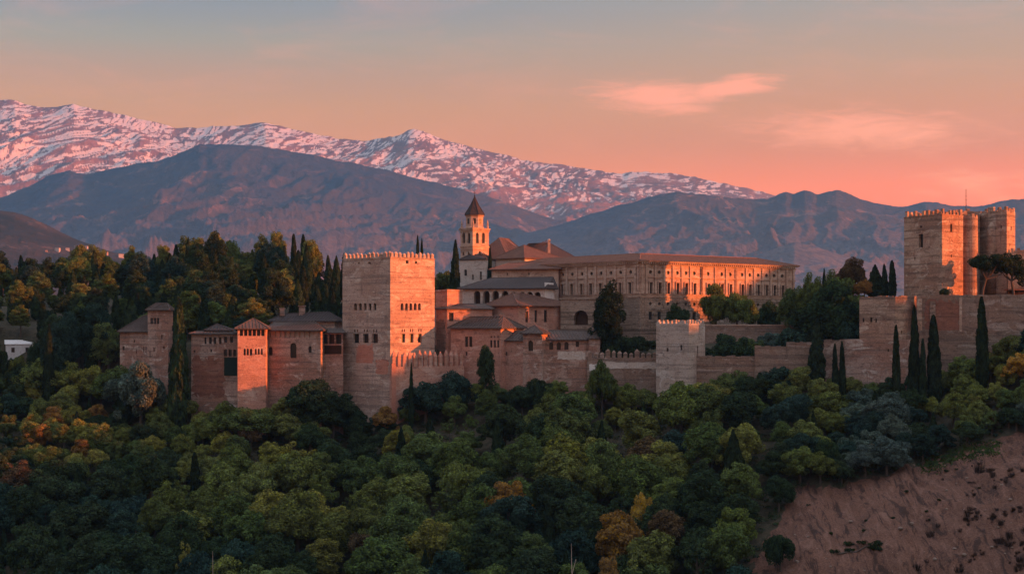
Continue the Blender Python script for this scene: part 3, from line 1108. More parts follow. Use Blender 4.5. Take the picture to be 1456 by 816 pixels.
b = Building('turret', 'small square turret with pyramid roof and arched window beside the gallery', 'tower', [C(743.5, 441), C(770, 438.2), C(778.5, 445.5)], -36, Z(474, 439), M['oldpink'],
             {0: [(751, 758, 484, 499, 'arch'), (714, 716, 500, 505)]})
b.hip(M['roof'], P3(760.5, 462, 443), None, 0.7)
b = Building('lean_to', 'low link building with short tiled roof left of the small turret', 'building', [C(713, 445.5), C(746, 441.8), C(752, 450)], -36, Z(484, 444), M['pink'],
             {0: [(718.8, 721, 500, 506)]})
b.hip(M['roof'], P3(728, 471, 449), P3(748, 471, 448), 0.5)
b = Building('gallery', 'long low gallery with tiled roof and row of small arched openings', 'building', [C(772, 443.2), C(838, 446.2), C(842, 453.5)], -20, Z(483, 445), M['oldpink'],
             {0: [(781, 786.5, 486.5, 497, 'arch'), (791.5, 797.5, 486.5, 497.5, 'arch'), (802.5, 808.5, 486, 497, 'arch'), (818.5, 823.5, 485, 493)]})
b.hip(M['roof'], P3(781, 469.5, 450), P3(835, 470.5, 451.5), 0.7)
b = Building('end_house', 'little pale house ending the low gallery on its right', 'house', [C(837, 445), C(853, 446), C(861, 452)], -24, Z(481, 446), M['oldpink'])
b.hip(M['roof'], P3(848, 474.5, 449), None, 0.5)
b = Building('retaining_wall', 'tall plain wall below the low gallery with pale plaster patches', 'wall', [C(766, 440.6), C(838, 442.0), C(840, 446)], -36, Z(499, 441), M['oldpink'],
             {0: [(797, 800.5, 500.5, 505, 'round')]})
slab_on(b.c[0], b.c[1], b.cen, (793, 832), (500, 511), M['pale'], b.root, 'plaster_patch', 0.05, seed=5)


# ----------------------------------------------------------------- arcade
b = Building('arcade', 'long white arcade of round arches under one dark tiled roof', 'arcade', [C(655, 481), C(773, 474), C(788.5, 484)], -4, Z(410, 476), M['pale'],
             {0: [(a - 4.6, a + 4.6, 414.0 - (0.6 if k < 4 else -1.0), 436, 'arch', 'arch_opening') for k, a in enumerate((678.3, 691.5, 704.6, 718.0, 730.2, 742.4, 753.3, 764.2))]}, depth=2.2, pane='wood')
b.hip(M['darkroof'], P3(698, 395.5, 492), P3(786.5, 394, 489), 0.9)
for k, a in enumerate((685, 698, 711.3, 724, 736.4, 747.9, 758.8)):
    _, D_ = solve_u(b.c[0], b.c[1], a)
    m = MB()
    x_, y_ = X(a, D_), D_ - 0.25
    m.lathe(x_, y_, [(0.26, Z(436, D_)), (0.22, Z(434, D_)), (0.2, Z(422.5, D_)), (0.34, Z(421, D_)), (0.36, Z(420, D_))], 10)
    m.build('column', M['pale'], b.root)
slab_on(b.c[1], b.c[2], b.cen, (774.5, 787), (402, 424), M['white'], b.root, 'plaster_gable', 0.04, False)


# ----------------------------------------------------------------- church
def church():
    t = thing('church', 'church with several steep brown roofs beside the bell tower', 'church', (X(735, 530), 530, 0))
    b = Building('', None, None, [C(653.5, 531), C(691, 524), C(704, 534)], -2, Z(368.5, 526), M['pale'],
                 {0: [(660, 664, 383, 392, 'arch'), (671, 673.5, 390, 398, 'arch'), (682, 685, 386, 398), (678, 679.5, 400, 405)]}, parent=t)
    b.hip(M['darkroof'], P3(668, 362, 530), P3(690, 362, 530), 0.3)
    b = Building('', None, None, [C(676, 541), C(722, 533), C(752, 541)], 0, Z(368, 534), M['palace'], parent=t)
    b.hip(M['redroof'], P3(709.5, 338.5, 548), P3(724, 340, 552), 0.9, axis=1)
    b = Building('', None, None, [C(735, 545), C(772, 536), C(813, 544)], 0, Z(365, 538), M['palace'], parent=t)
    b.hip(M['darkroof'], P3(752, 346.5, 546), P3(781, 345.5, 546), 0.9)
    b = Building('', None, None, [C(705, 528), C(746, 520), C(796, 529)], 0, Z(367, 521), M['pale'], parent=t)
    b.hip(M['redroof'], P3(745, 348.5, 529), None, 0.9)
    m = MB()
    m.box((X(780.7, 538), 538, Z(352, 538)), (0.9, 0.9, 5.2))
    m.lathe(X(780.7, 538), 538, [(0.62, Z(341.8, 538)), (0.05, Z(339.5, 538))], 8)
    m.build('chimney', M['palace'], t)


church()


def bell_tower():
    c = [C(654.8, 536), C(672.3, 529), C(695, 536)]
    b = Building('bell_tower', 'pale church bell tower with octagonal top storey and dark pointed spire', 'tower', c, -2, Z(324, 531), M['palace'],
                 {0: [(657.3, 661.3, 331, 346, 'arch'), (664.8, 668.8, 331, 346, 'arch'), (657.6, 660, 358, 363.5, 'arch'), (665, 667.6, 358, 363.5, 'arch')],
                  1: [(676.4, 680.8, 331, 346, 'arch'), (685, 689.4, 331, 346, 'arch'), (681, 683.5, 357, 362, 'arch')]}, depth=0.5)
    for py, h, o in ((325.5, 0.7, 0.55), (328.5, 0.35, 0.3), (350.5, 0.45, 0.3), (354.5, 0.3, 0.16)):
        m = MB()
        z = Z(py, 531)
        m.prism([(p.x, p.y, z - h / 2) for p in b.inset(o * 0.6)], [(p.x, p.y, z + h / 2) for p in b.inset(o)])
        m.build('cornice', M['palace'], b.root)
    cx, cy = b.cen.x, b.cen.y
    zt = Z(324, 531)
    m = MB()
    z1 = Z(306.5, 536)
    m.lathe(cx, cy, [(3.45, zt - 0.1), (3.45, zt + 0.5), (3.2, zt + 0.6), (3.2, z1 - 0.5), (3.4, z1 - 0.4), (3.55, z1)], 8, R(22.5))
    m.build('octagon', M['palace'], b.root)
    for k in range(8):
        a = R(45 * k)
        if math.sin(a) > 0.5:
            continue
        m = MB()
        m.box((cx + 2.95 * math.cos(a), cy + 2.95 * math.sin(a), (zt + z1) / 2 + 0.2), (0.14, 1.0, 1.9), a)
        m.build('window', M['glass'], b.root)
    m = MB()
    m.lathe(cx, cy, [(3.75, z1 + 0.02), (3.7, z1 + 0.3), (1.55, Z(292, 536)), (0.14, Z(279.5, 536))], 8, R(22.5))
    for k in range(8):
        a = R(22.5 + 45 * k)
        m.tube([(cx + 3.7 * math.cos(a), cy + 3.7 * math.sin(a), z1 + 0.3), (cx + 1.55 * math.cos(a), cy + 1.55 * math.sin(a), Z(292, 536)), (cx, cy, Z(279.5, 536))], 0.14, 5)
    m.build('spire', M['spire'], b.root)
    m = MB()
    m.lathe(cx, cy, [(0.1, Z(280, 536)), (0.32, Z(278.6, 536)), (0.1, Z(277.5, 536)), (0.06, Z(273, 536))], 8)
    m.box((cx, cy, Z(274.8, 536)), (0.9, 0.1, 0.1))
    m.box((cx, cy, Z(274.5, 536)), (0.1, 0.1, 1.3))
    m.build('cross', M['iron'], b.root)
    for p in b.inset(-0.35):
        m = MB()
        m.lathe(p.x, p.y, [(0.42, zt), (0.42, zt + 0.9), (0.2, zt + 1.1), (0.34, zt + 1.5), (0.3, zt + 1.9), (0.05, zt + 3.1)], 8)
        m.build('pinnacle', M['palace'], b.root)


bell_tower()


# ----------------------------------------------------------------- renaissance palace
def palace():
    near = C(910, 470)
    right = C(1130, 516)
    d = (right - near).normalized()
    nl = Vector((-d.y, d.x))
    left = near + nl * 64
    zt = Z(372.3, 470)
    zs = Z(421.5, 470)
    oc_r = [820 + a / 4.412 for a in (463, 519, 573, 631, 685, 737, 824, 909, 963, 1037, 1085, 1138, 1190, 1239, 1290)]
    oc_l = [820 + a / 4.412 for a in (-88, -28, 33, 92, 152, 214, 275, 338)]

    def yfix(px, py):           # the eave falls off with distance along both faces
        A, B = (near, right) if px > 910 else (near, left)
        _, D = solve_u(A, B, px)
        return HYP - (HYP - py) * 470.0 / D
    up, wl = [], []
    for a in oc_r:
        s_ = 470 / solve_u(near, right, a)[1]
        up.append((a - 2.2 * s_, a + 2.2 * s_, yfix(a, 383.7), yfix(a, 389.3), 'round', 'oculus'))
        wl.append((a - 2.5 * s_, a + 2.5 * s_, yfix(a, 401.5), yfix(a, 418.5), 'rect'))
        wl.append((a - 2.5 * s_, a + 2.5 * s_, yfix(a, 443), yfix(a, 454.5), 'rect'))
        wl.append((a - 2.0 * s_, a + 2.0 * s_, yfix(a, 429.0), yfix(a, 434.2), 'round', 'oculus'))
    upl, wll = [], []
    for a in oc_l:
        s_ = 0.9 * 470 / solve_u(near, left, a)[1]
        upl.append((a - 2.2 * s_, a + 2.2 * s_, yfix(a, 383.7), yfix(a, 389.3), 'round', 'oculus'))
        wll.append((a - 2.5 * s_, a + 2.5 * s_, yfix(a, 401.5), yfix(a, 418.5), 'rect'))
    wll += [(791 - 1.8, 791 + 1.8, 400, 422), (850, 854, 443, 453)]
    t = thing('palace', 'large square renaissance palace with two rows of windows and red tiled roof', 'palace', (near.x, near.y, -8))
    b = Building('', None, None, [left, near, right], zs, zt, M['palace'], {0: upl + wll[:-1], 1: [o for o in up + wl if o[3] < 423]}, depth=0.55, parent=t, frames=False)
    # (the window list is split: upper storey here, rusticated storey below)
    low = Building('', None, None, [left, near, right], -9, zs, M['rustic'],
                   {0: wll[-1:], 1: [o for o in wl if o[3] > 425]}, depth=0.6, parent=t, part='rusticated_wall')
    # rustication: rows of projecting blocks on both faces
    rnd = random.Random(5)
    for (A, B, px_max) in ((near, right, 1.0), (near, left, 0.5)):
        n = edge_normal(A, B, b.cen)
        tdir = (B - A).normalized()
        L = (B - A).length
        m = MB()
        ops = [px_op(A, B, o) for o in (wl if B is right else wll)]
        z = zs - 0.75
        row = 0
        while z > -8:
            u = 0.5 * (row % 2)
            while u < L * px_max - 1.2:
                w = rnd.uniform(1.1, 1.9)
                if not any(o[0] - w < u + 0.1 and u < o[1] + 0.1 and o[2] - 0.65 < z and z < o[3] + 0.1 for o in ops):
                    pr = rnd.uniform(0.08, 0.2)
                    p = A + tdir * (u + w / 2) + n * (pr / 2 - 0.02)
                    m.box((p.x, p.y, z), (w - 0.12, pr + 0.1, 0.62), math.atan2(tdir.y, tdir.x))
                u += w
            z -= 0.78
            row += 1
        m.build('rusticated_facing', M['rustic'], t)
    # string courses and cornice with dentils
    for z, h, o in ((zs, 0.55, 0.45), (zs + 0.75, 0.3, 0.22), (Z(393.5, 470), 0.35, 0.28), (Z(378.3, 470), 0.4, 0.25)):
        m = MB()
        m.prism([(p.x, p.y, z - h / 2) for p in b.inset(o * 0.7)], [(p.x, p.y, z + h / 2) for p in b.inset(o)])
        m.build('string_course', M['palace'], t)
    m = MB()
    m.prism([(p.x, p.y, zt - 0.85) for p in b.inset(0.35)], [(p.x, p.y, zt - 0.5) for p in b.inset(0.5)])
    m.prism([(p.x, p.y, zt - 0.02) for p in b.inset(0.9)], [(p.x, p.y, zt + 0.42) for p in b.inset(1.15)])
    for A, B in ((near, right), (near, left)):
        n = edge_normal(A, B, b.cen)
        L = (B - A).length
        k = 0.3
        while k < L:
            p = A + (B - A).normalized() * k + n * 0.42
            m.box((p.x, p.y, zt - 0.26), (0.42, 0.85, 0.46), math.atan2((B - A).y, (B - A).x))
            k += 0.95
    m.build('cornice', M['palace'], t)
    # roof ring sloping down to the outside
    m = MB()
    e, ins = b.inset(1.2), b.inset(-9)
    zr = Z(359.8, 478)
    for k in range(4):
        a, c_, d_, f = e[k], e[(k + 1) % 4], ins[(k + 1) % 4], ins[k]
        m.poly([(a.x, a.y, zt + 0.45), (c_.x, c_.y, zt + 0.45), (d_.x, d_.y, zr), (f.x, f.y, zr)])
        m.tube([(a.x, a.y, zt + 0.45), (f.x, f.y, zr)], 0.2)
        tile_face(m, [(a.x, a.y, zt + 0.45), (c_.x, c_.y, zt + 0.45), (d_.x, d_.y, zr), (f.x, f.y, zr)], 1.1)
        m.tube([(f.x, f.y, zr), (d_.x, d_.y, zr)], 0.22)
        m.poly([(f.x, f.y, zr), (d_.x, d_.y, zr), (d_.x, d_.y, zt - 4), (f.x, f.y, zt - 4)])
    m.build('roof', M['palaceroof'], t)
    # pilasters between the bays
    for side, oc, B in (('r', oc_r, right), ('l', oc_l, left)):
        n = edge_normal(near, B, b.cen)
        tdir = (B - near).normalized()
        L = (B - near).length
        us = [solve_u(near, B, a)[0] * L for a in oc]
        us = sorted(us)
        mids = [(us[i] + us[i + 1]) / 2 for i in range(len(us) - 1)]
        mids = [us[0] - (us[1] - us[0]) / 2] + mids + [us[-1] + (us[-1] - us[-2]) / 2] + [0.75]
        if side == 'r':
            mids.append(L - 0.8)
            c0 = solve_u(near, B, 997)[0] * L
            mids += [c0, solve_u(near, B, 1046)[0] * L]
        for u in mids:
            p = near + tdir * u + n * 0.12
            m = MB()
            ang = math.atan2(tdir.y, tdir.x)
            z0, z1 = zs + 0.9, zt - 0.86
            m.box((p.x, p.y, (z0 + z1) / 2), (0.72, 0.42, z1 - z0), ang)
            m.box((p.x, p.y, z0 + 0.5), (1.05, 0.62, 1.0), ang)
            m.box((p.x, p.y, z1 - 0.35), (1.0, 0.6, 0.6), ang)
            m.build('pilaster', M['palace'], t)
        # pediments over the tall windows
        for q, u in enumerate(us):
            p = near + tdir * u + n * 0.2
            z = HYP - 0
            zz = Z(400.3, 470)
            m = MB()
            ang = math.atan2(tdir.y, tdir.x)
            m.box((p.x, p.y, zz), (1.95, 0.5, 0.24), ang)
            hw = 1.0
            a_, b_ = p - tdir * hw, p + tdir * hw
            pk = p
            k1 = [(a_.x, a_.y, zz + 0.12), (b_.x, b_.y, zz + 0.12), (pk.x, pk.y, zz + (0.75 if q % 2 else 0.5))]
            k2 = [(x_ - n.x * 0.3, y_ - n.y * 0.3, z_) for x_, y_, z_ in k1]
            m.prism(k2, k1)
            for s_ in (-1, 1):
                pp = p + tdir * (s_ * 0.78)
                m.box((pp.x, pp.y, (zs + 0.95 + zz) / 2), (0.3, 0.36, zz - zs - 0.95), ang)
            m.build('window_surround', M['palace'], t)


palace()

b = Building('long_wing', 'long plain wing with low brown roof left of the palace', 'building', [C(699, 506), C(794, 497), C(799, 505)], -3, Z(382.5, 500), M['palace'],
             {0: [(720, 722, 388, 391), (751, 753, 388, 391)]})
b.hip(M['redroof'], P3(724, 374.5, 512), P3(793, 371.5, 508), 0.9)
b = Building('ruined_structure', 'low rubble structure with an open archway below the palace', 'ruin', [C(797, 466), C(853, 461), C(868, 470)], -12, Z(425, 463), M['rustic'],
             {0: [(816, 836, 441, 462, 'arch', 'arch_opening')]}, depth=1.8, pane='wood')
m = MB()
m.prism([(p.x, p.y, b.z1 - 0.1) for p in b.inset(0.3)], [(p.x, p.y, b.z1 + 0.35) for p in b.inset(0.3)])
m.build('coping', M['rustic'], b.root)


# ----------------------------------------------------------------- left group
b = Building('ruined_house', 'worn pink house with ragged lean roof, leftmost of the buildings', 'house', [C(170.5, 468), C(212, 461), C(220, 470)], -30, Z(471.5, 463), M['oldpink'],
             {0: [(174, 177, 492, 498), (203.5, 205, 493, 501), (207, 208.5, 493, 501), (193, 194.5, 497, 503), (190, 192, 483, 487)]})
b.hip(M['roof'], P3(205, 448.5, 470), P3(214, 447.5, 470), 0.8)
b = Building('square_turret', 'worn square turret with crumbling low tiled roof left of the tall cypress', 'tower', [C(210, 459.5), C(239, 455), C(246, 462)], -32, Z(440.5, 456), M['oldpink'],
             {0: [(213.5, 217.5, 452, 460.5), (218.2, 222, 452, 460.5), (222.7, 226.4, 452, 460.5), (218, 220, 494, 500), (229, 231, 476, 482), (212.6, 214, 500, 508), (232, 234, 492, 496)]})
b.hip(M['roof'], P3(222, 431, 461), P3(238, 431.5, 461), 0.7)

b = Building('gallery_house', 'red walled house with broken upper gallery between cypress and salmon turret', 'house', [C(272, 451), C(338.5, 446.5), C(342, 457)], -36, Z(474.5, 449), M['oldpink'],
             {0: [(290.5, 293.5, 479.5, 489, 'arch'), (297, 301, 479.5, 489), (303.5, 307.5, 479.5, 489), (311, 315, 479.5, 489), (318.5, 323, 478.5, 487), (327, 331.5, 478.5, 487),
                  (275, 278, 497.5, 501.5, 'round'), (299, 301.5, 496.5, 500.5), (318, 323, 497, 506.5), (325, 329.5, 497, 506.5), (331.5, 336, 497, 506.5), (283, 284.5, 508, 512)]})
b.hip(M['roof'], P3(281, 470.5, 453), P3(331, 470.5, 452), 0.7)
_q = Building('', None, None, [C(292, 452.2), C(329, 449.8), C(333, 457)], Z(473, 449), Z(469.5, 450), M['oldpink'], parent=b.root, part='upper_wall')
_q.hip(M['darkroof'], P3(308.5, 460.5, 454), None, 0.4, name='upper_roof')
slab_on(b.c[0], b.c[1], b.cen, (274, 318), (509, 562), M['brick'], b.root, 'red_facing', 0.06, seed=3)
slab_on(b.c[0], b.c[1], b.cen, (319, 337.5), (508, 534), M['net'], b.root, 'netting', 0.16, False)

b = Building('salmon_turret', 'smooth salmon turret with pyramid roof and open gallery under the eaves', 'tower', [C(337.4, 447), C(338, 438.3), C(378, 440.0), C(381.8, 447.5)], -38, Z(467, 437), M['pink'],
             {1: [(341 + 6.1 * k, 345.6 + 6.1 * k, 469, 477.5) for k in range(6)] +
              [(346.5, 349.5, 495.5, 505, 'arch'), (350.8, 353.8, 495.5, 505, 'arch'), (355.2, 358.6, 495.5, 505, 'arch'), (362.5, 365, 495.5, 504, 'arch'), (366.7, 369.2, 495.5, 504, 'arch'), (371, 373.6, 495.5, 504, 'arch')]}, depth=0.8)
b.hip(M['roof'], P3(360.5, 452.5, 443), None, 0.9)
for k in range(7):
    pass

b = Building('long_hall', 'long pink hall with arched window and slender gallery beside the salmon turret', 'building', [C(379, 446), C(456, 440.5), C(463, 452)], -36, Z(469.5, 443), M['oldpink'],
             {0: [(412.5, 421.5, 487.5, 509, 'arch'), (381.5, 387.5, 493, 505, 'arch'), (438.5, 443, 492, 501.5, 'arch')] +
              [(384 + 6.9 * k, 389.6 + 6.9 * k, 471.3, 479.5, 'rect', 'gallery_opening') for k in range(9)]}, depth=0.5, pane='frame')
for o in [o for o in b.root.children if o.name.startswith('window')]:
    o.data.materials[0] = M['glass']
b.hip(M['roof'], P3(390, 457.5, 450), P3(449, 458, 448), 0.9)
b = Building('veranda', 'shadowed timber veranda between the long hall and the great square tower', 'veranda', [C(455.5, 447.5), C(488, 446.5), C(488, 456)], -36, Z(473, 447), M['oldpink'],
             {0: [(457.5, 465.8, 475.5, 489, 'rect', 'veranda_opening'), (467.2, 475.5, 475.5, 489, 'rect', 'veranda_opening'), (477, 485.5, 475.5, 489, 'rect', 'veranda_opening'),
                  (457.5, 485.5, 491, 503.5, 'rect', 'veranda_opening')]}, depth=1.6)
b.hip(M['roof'], P3(462, 467, 452), P3(486, 467, 452), 0.7)
m = MB()
for k in range(17):
    p = b.c[0].lerp(b.c[1], 0.08 + 0.84 * k / 16)
    m.tube([(p.x, p.y + 0.25, Z(503.4, 447)), (p.x, p.y + 0.25, Z(497, 447))], 0.06, 5)
m.box(((b.c[0].x + b.c[1].x) / 2, b.c[0].y - 0.2, Z(497, 447)), (5.6, 0.14, 0.14), math.atan2((b.c[1] - b.c[0]).y, (b.c[1] - b.c[0]).x))
m.build('railing', M['wood'], b.root)
b = Building('rear_house', 'low rear house with wide grey roof and two chimneys above the long hall', 'house', [C(385, 466), C(476, 459), C(486, 470)], -10, Z(456.5, 461), M['oldpink'])
b.hip(M['darkroof'], P3(405, 446, 468), P3(468, 443.5, 466), 0.9)
for a, y0, y1, w in ((401.5, 438.5, 449, 1.3), (429.5, 435, 448.5, 1.7)):
    m = MB()
    m.box((X(a, 467), 467, Z((y0 + y1) / 2, 467)), (w, w, (y1 - y0) / FPX * 467))
    m.box((X(a, 467), 467, Z(y0, 467)), (w * 1.3, w * 1.3, 0.3))
    m.build('chimney', M['oldpink'], b.root)


# ----------------------------------------------------------------- middle and right walls
def plain_wall(label, A, B, z0, z1, thick, mat, name='stone_wall', coping=True, merl=None, seed=0):
    t = thing(name, label, 'wall', ((A.x + B.x) / 2, (A.y + B.y) / 2, z0))
    m = MB()
    m.beam(A, B, z0, z1, -thick, 0)
    m.build('wall', mat, t)
    n = edge_normal(A, B, Vector((0, 900)))
    if coping:
        m = MB()
        rnd = random.Random(seed)
        L = (B - A).length
        k = 0.0
        d = (B - A).normalized()
        while k < L:
            w = min(rnd.uniform(0.8, 1.8), L - k)
            h = rnd.uniform(0.18, 0.55)
            p = A + d * (k + w / 2) - n * (thick / 2)
            m.box((p.x, p.y, z1 + h / 2 - 0.1), (w * 0.97, thick + 0.12, h + 0.2), math.atan2(d.y, d.x))
            k += w
        m.build('coping', mat, t)
    if merl:
        add_merlons(t, A, B, n, z1, *merl)
    return t


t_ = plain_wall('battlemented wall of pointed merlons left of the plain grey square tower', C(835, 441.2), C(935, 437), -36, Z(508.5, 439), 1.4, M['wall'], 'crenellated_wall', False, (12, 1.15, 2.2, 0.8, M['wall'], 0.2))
_A, _B = C(835, 441.2), C(935, 437)
slab_on(_A, _B, Vector((0, 900)), (838, 862), (518, 527), M['white'], t_, 'plaster_patch', 0.06, seed=11)
slab_on(_A, _B, Vector((0, 900)), (862, 933), (515, 524), M['pale'], t_, 'plaster_patch', 0.05, seed=12)

b = Building('square_tower', 'plain grey square tower standing alone in the curtain wall below the palace', 'tower', [C(933, 431), C(979.5, 421), C(1002.5, 430)], -38, Z(460, 421), M['greytower'],
             {0: [(947.5, 950.5, 494, 500, 'arch'), (967, 970, 490, 498, 'arch')], 1: [(991, 993, 492, 508)]}, depth=0.5)
for i, n in ((0, 8), (1, 6), (2, 8), (3, 6)):
    b.merlons(i, n, 0.9, 0.9, M['greytower'], 0.6, jitter=0.3, cap=False)
b = Building('terrace_wall', 'long plain terrace wall with small arched doorway behind the lone square tower', 'wall', [C(1000, 470), C(1128, 466), C(1131, 470)], -14, Z(463, 468), M['wall'],
             {0: [(1074, 1081, 484, 497, 'arch', 'doorway')]}, depth=0.8)
m = MB()
m.prism([(p.x, p.y, b.z1 - 0.05) for p in b.inset(0.2)], [(p.x, p.y, b.z1 + 0.35) for p in b.inset(0.2)])
m.build('coping', M['palace'], b.root)
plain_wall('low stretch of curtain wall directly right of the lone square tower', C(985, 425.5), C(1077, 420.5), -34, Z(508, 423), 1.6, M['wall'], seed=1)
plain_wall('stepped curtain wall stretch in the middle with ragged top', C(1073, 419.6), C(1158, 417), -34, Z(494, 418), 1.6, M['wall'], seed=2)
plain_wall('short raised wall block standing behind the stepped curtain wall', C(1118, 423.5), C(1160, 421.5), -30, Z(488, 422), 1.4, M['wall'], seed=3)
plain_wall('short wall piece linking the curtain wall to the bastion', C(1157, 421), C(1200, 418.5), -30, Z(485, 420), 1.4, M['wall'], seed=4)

b = Building('lower_bastion', 'broad battered stone base under the bastion with ragged sloping top', 'bastion', [C(1194, 421), C(1292, 409.5), C(1312, 420)], -28, Z(483, 412), M['oldpink'],
             {0: [(1262, 1264, 496, 501)]})
m = MB()
m.prism([(p.x, p.y, b.z0) for p in b.inset(1.3)], [(p.x, p.y, Z(500, 412)) for p in b.inset(0.06)])
m.build('plinth', M['oldpink'], b.root)
b = Building('bastion', 'square stone bastion with three small slots right of the green trees', 'bastion', [C(1222, 423.5), C(1273, 415.5), C(1305, 424)], -24, Z(423, 416), M['keep'],
             {0: [(1226.5, 1229, 452, 458, 'arch'), (1237, 1240.5, 451, 458, 'arch'), (1244.5, 1247, 453, 458)], 1: [(1281, 1283, 470, 474)]})
m = MB()
rnd = random.Random(4)
for i in (0, 1):
    A, B = b.c[i], b.c[i + 1]
    n = edge_normal(A, B, b.cen)
    for k in range(12):
        p = A.lerp(B, (k + 0.5) / 12) - n * 0.4
        h = rnd.uniform(0.15, 0.6)
        m.box((p.x, p.y, b.z1 + h / 2 - 0.1), ((B - A).length / 12, 0.8, h + 0.2), math.atan2((B - A).y, (B - A).x))
m.build('coping', M['keep'], b.root)

_A, _B = C(1304, 419.5), C(1530, 411)
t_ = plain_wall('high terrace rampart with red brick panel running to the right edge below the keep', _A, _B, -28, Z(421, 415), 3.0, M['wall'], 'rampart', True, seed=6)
_A2, _B2 = C(1312, 419.5), C(1530, 411)
slab_on(_A, _B, Vector((0, 900)), (1316, 1364), (428, 470), M['brick'], t_, 'brick_panel', 0.07, seed=6)
slab_on(_A, _B, Vector((0, 900)), (1364, 1368), (423, 472), M['palace'], t_, 'pilaster', 0.25, False)
slab_on(_A, _B, Vector((0, 900)), (1303.5, 1311), (425, 505), M['keep'], t_, 'buttress', 0.7, False)
slab_on(_A, _B, Vector((0, 900)), (1322, 1330), (428, 505), M['wall'], t_, 'buttress', 0.5, False)
plain_wall('low outer wall along the foot of the high rampart', C(1303, 414.5), C(1530, 405), -28, Z(472, 410), 1.2, M['wall'], seed=8)


def keep():
    c = [C(1285.5, 447), C(1339.5, 433), C(1369.5, 440)]
    b = Building('citadel_keep', 'huge battlemented citadel keep at right with orange sunlit side and narrow window', 'tower', c, 4, Z(304, 433), M['keep'],
                 {0: [(1306.5, 1312.5, 333, 352), (1308, 1311, 321, 324), (1300, 1301.5, 366, 370)], 1: [(1351, 1354, 318, 330, 'arch'), (1352, 1353.5, 362, 366)]}, depth=0.8)
    for i, n in ((0, 9), (1, 6), (2, 9), (3, 6)):
        b.merlons(i, n, 1.0, 1.5, M['keep'], 0.8, jitter=0.3, cap=False)
    m = MB()
    m.prism([(p.x, p.y, b.z1 - 0.3) for p in b.inset(0.12)], [(p.x, p.y, b.z1 - 0.05) for p in b.inset(0.12)])
    m.build('string_course', M['keep'], b.root)
    # round buttress tower
    t = thing('round_turret', 'tall rounded turret glowing orange beside the keep', 'tower', (X(1380, 443), 443, 4))
    m = MB()
    m.lathe(X(1379.5, 443), 443, [(2.35, 4), (2.2, Z(390, 443)), (2.1, Z(309, 443))], 20)
    m.build('shaft', M['keep'], t)
    rnd = random.Random(3)
    for k in range(9):
        a = 2 * math.pi * k / 9
        m = MB()
        h = rnd.uniform(0.4, 1.0)
        m.box((X(1379.5, 443) + 1.7 * math.cos(a), 443 + 1.7 * math.sin(a), Z(309, 443) + h / 2), (0.6, 0.9, h), a)
        m.build('merlon', M['keep'], t)
    b = Building('curtain_block', 'recessed wall block joining the keep to the far battlemented tower', 'wall', [C(1366, 447), C(1393, 448.5), C(1394, 453)], 4, Z(306, 453), M['keep'],
                 {0: [(1389.5, 1391, 335, 340)]})
    b.merlons(0, 6, 0.9, 1.1, M['keep'], 0.8, jitter=0.35, cap=False)
    t = thing('half_round_turret', 'half round turret standing second from the right edge of the citadel', 'tower', (X(1411, 446), 446, 4))
    m = MB()
    m.lathe(X(1411, 446.6), 446.6, [(1.75, 4), (1.7, Z(350, 446)), (1.62, Z(330, 446)), (1.2, Z(321, 446)), (0.5, Z(316.5, 446))], 18)
    m.build('shaft', M['keep'], t, True)
    b = Building('small_square_tower', 'battlemented square tower at the far right of the citadel', 'tower', [C(1390, 452), C(1431.5, 441), C(1443.5, 446)], 4, Z(303, 448), M['keep'],
                 {0: [(1423, 1424.5, 320, 325), (1398, 1399.6, 322, 328)], 1: [(1437, 1438.2, 322, 328)]})
    for i, n in ((0, 9), (1, 4), (2, 9), (3, 4)):
        b.merlons(i, n, 0.95, 1.3, M['keep'], 0.7, jitter=0.3, cap=False)
    b = Building('inner_wall', 'inner citadel wall with ragged top running to the right picture edge', 'wall', [C(1433, 439.5), C(1530, 436.5), C(1531, 438.5)], 4, Z(360, 444), M['keep'], {})
    b.merlons(0, 22, 0.7, 0.9, M['keep'], 0.7, jitter=0.4, cap=False)
    # timber porch
    t = thing('porch', 'small dark timber porch with flat red roof beside the umbrella pine', 'porch', (X(1450, 432), 432, 7.5))
    m = MB()
    m.box((X(1452, 432), 432, Z(412, 432)), (8.5, 3.5, 0.3))
    m.build('roof', M['brick'], t)
    for a in (1434, 1449, 1464):
        m = MB()
        m.box((X(a, 431), 431, (7 + Z(412, 432)) / 2), (0.25, 0.25, Z(412, 432) - 7), 0)
        m.build('post', M['wood'], t)
    m = MB()
    m.box((X(1452, 434), 434, (7 + Z(412, 432)) / 2), (8, 0.3, Z(412, 432) - 7.2))
    m.build('back_wall', M['wood'], t)
    # mast
    t = thing('antenna_mast', 'thin antenna mast rising behind the keep', 'mast', (X(1373.6, 449), 449, Z(312, 449)))
    m = MB()
    m.tube([(X(1373.6, 449), 449, Z(330, 449)), (X(1373.6, 449), 449, Z(269, 449))], [0.12, 0.07], 6)
    m.build('pole', M['iron'], t)
    m = MB()
    for zz, w in ((284, 0.9), (279, 0.7), (291, 0.5)):
        m.box((X(1373.6, 449), 449, Z(zz, 449)), (w, 0.06, 0.06))
    m.build('crossbar', M['iron'], t)


keep()


# ----------------------------------------------------------------- trees
RNG = np.random.RandomState(11)


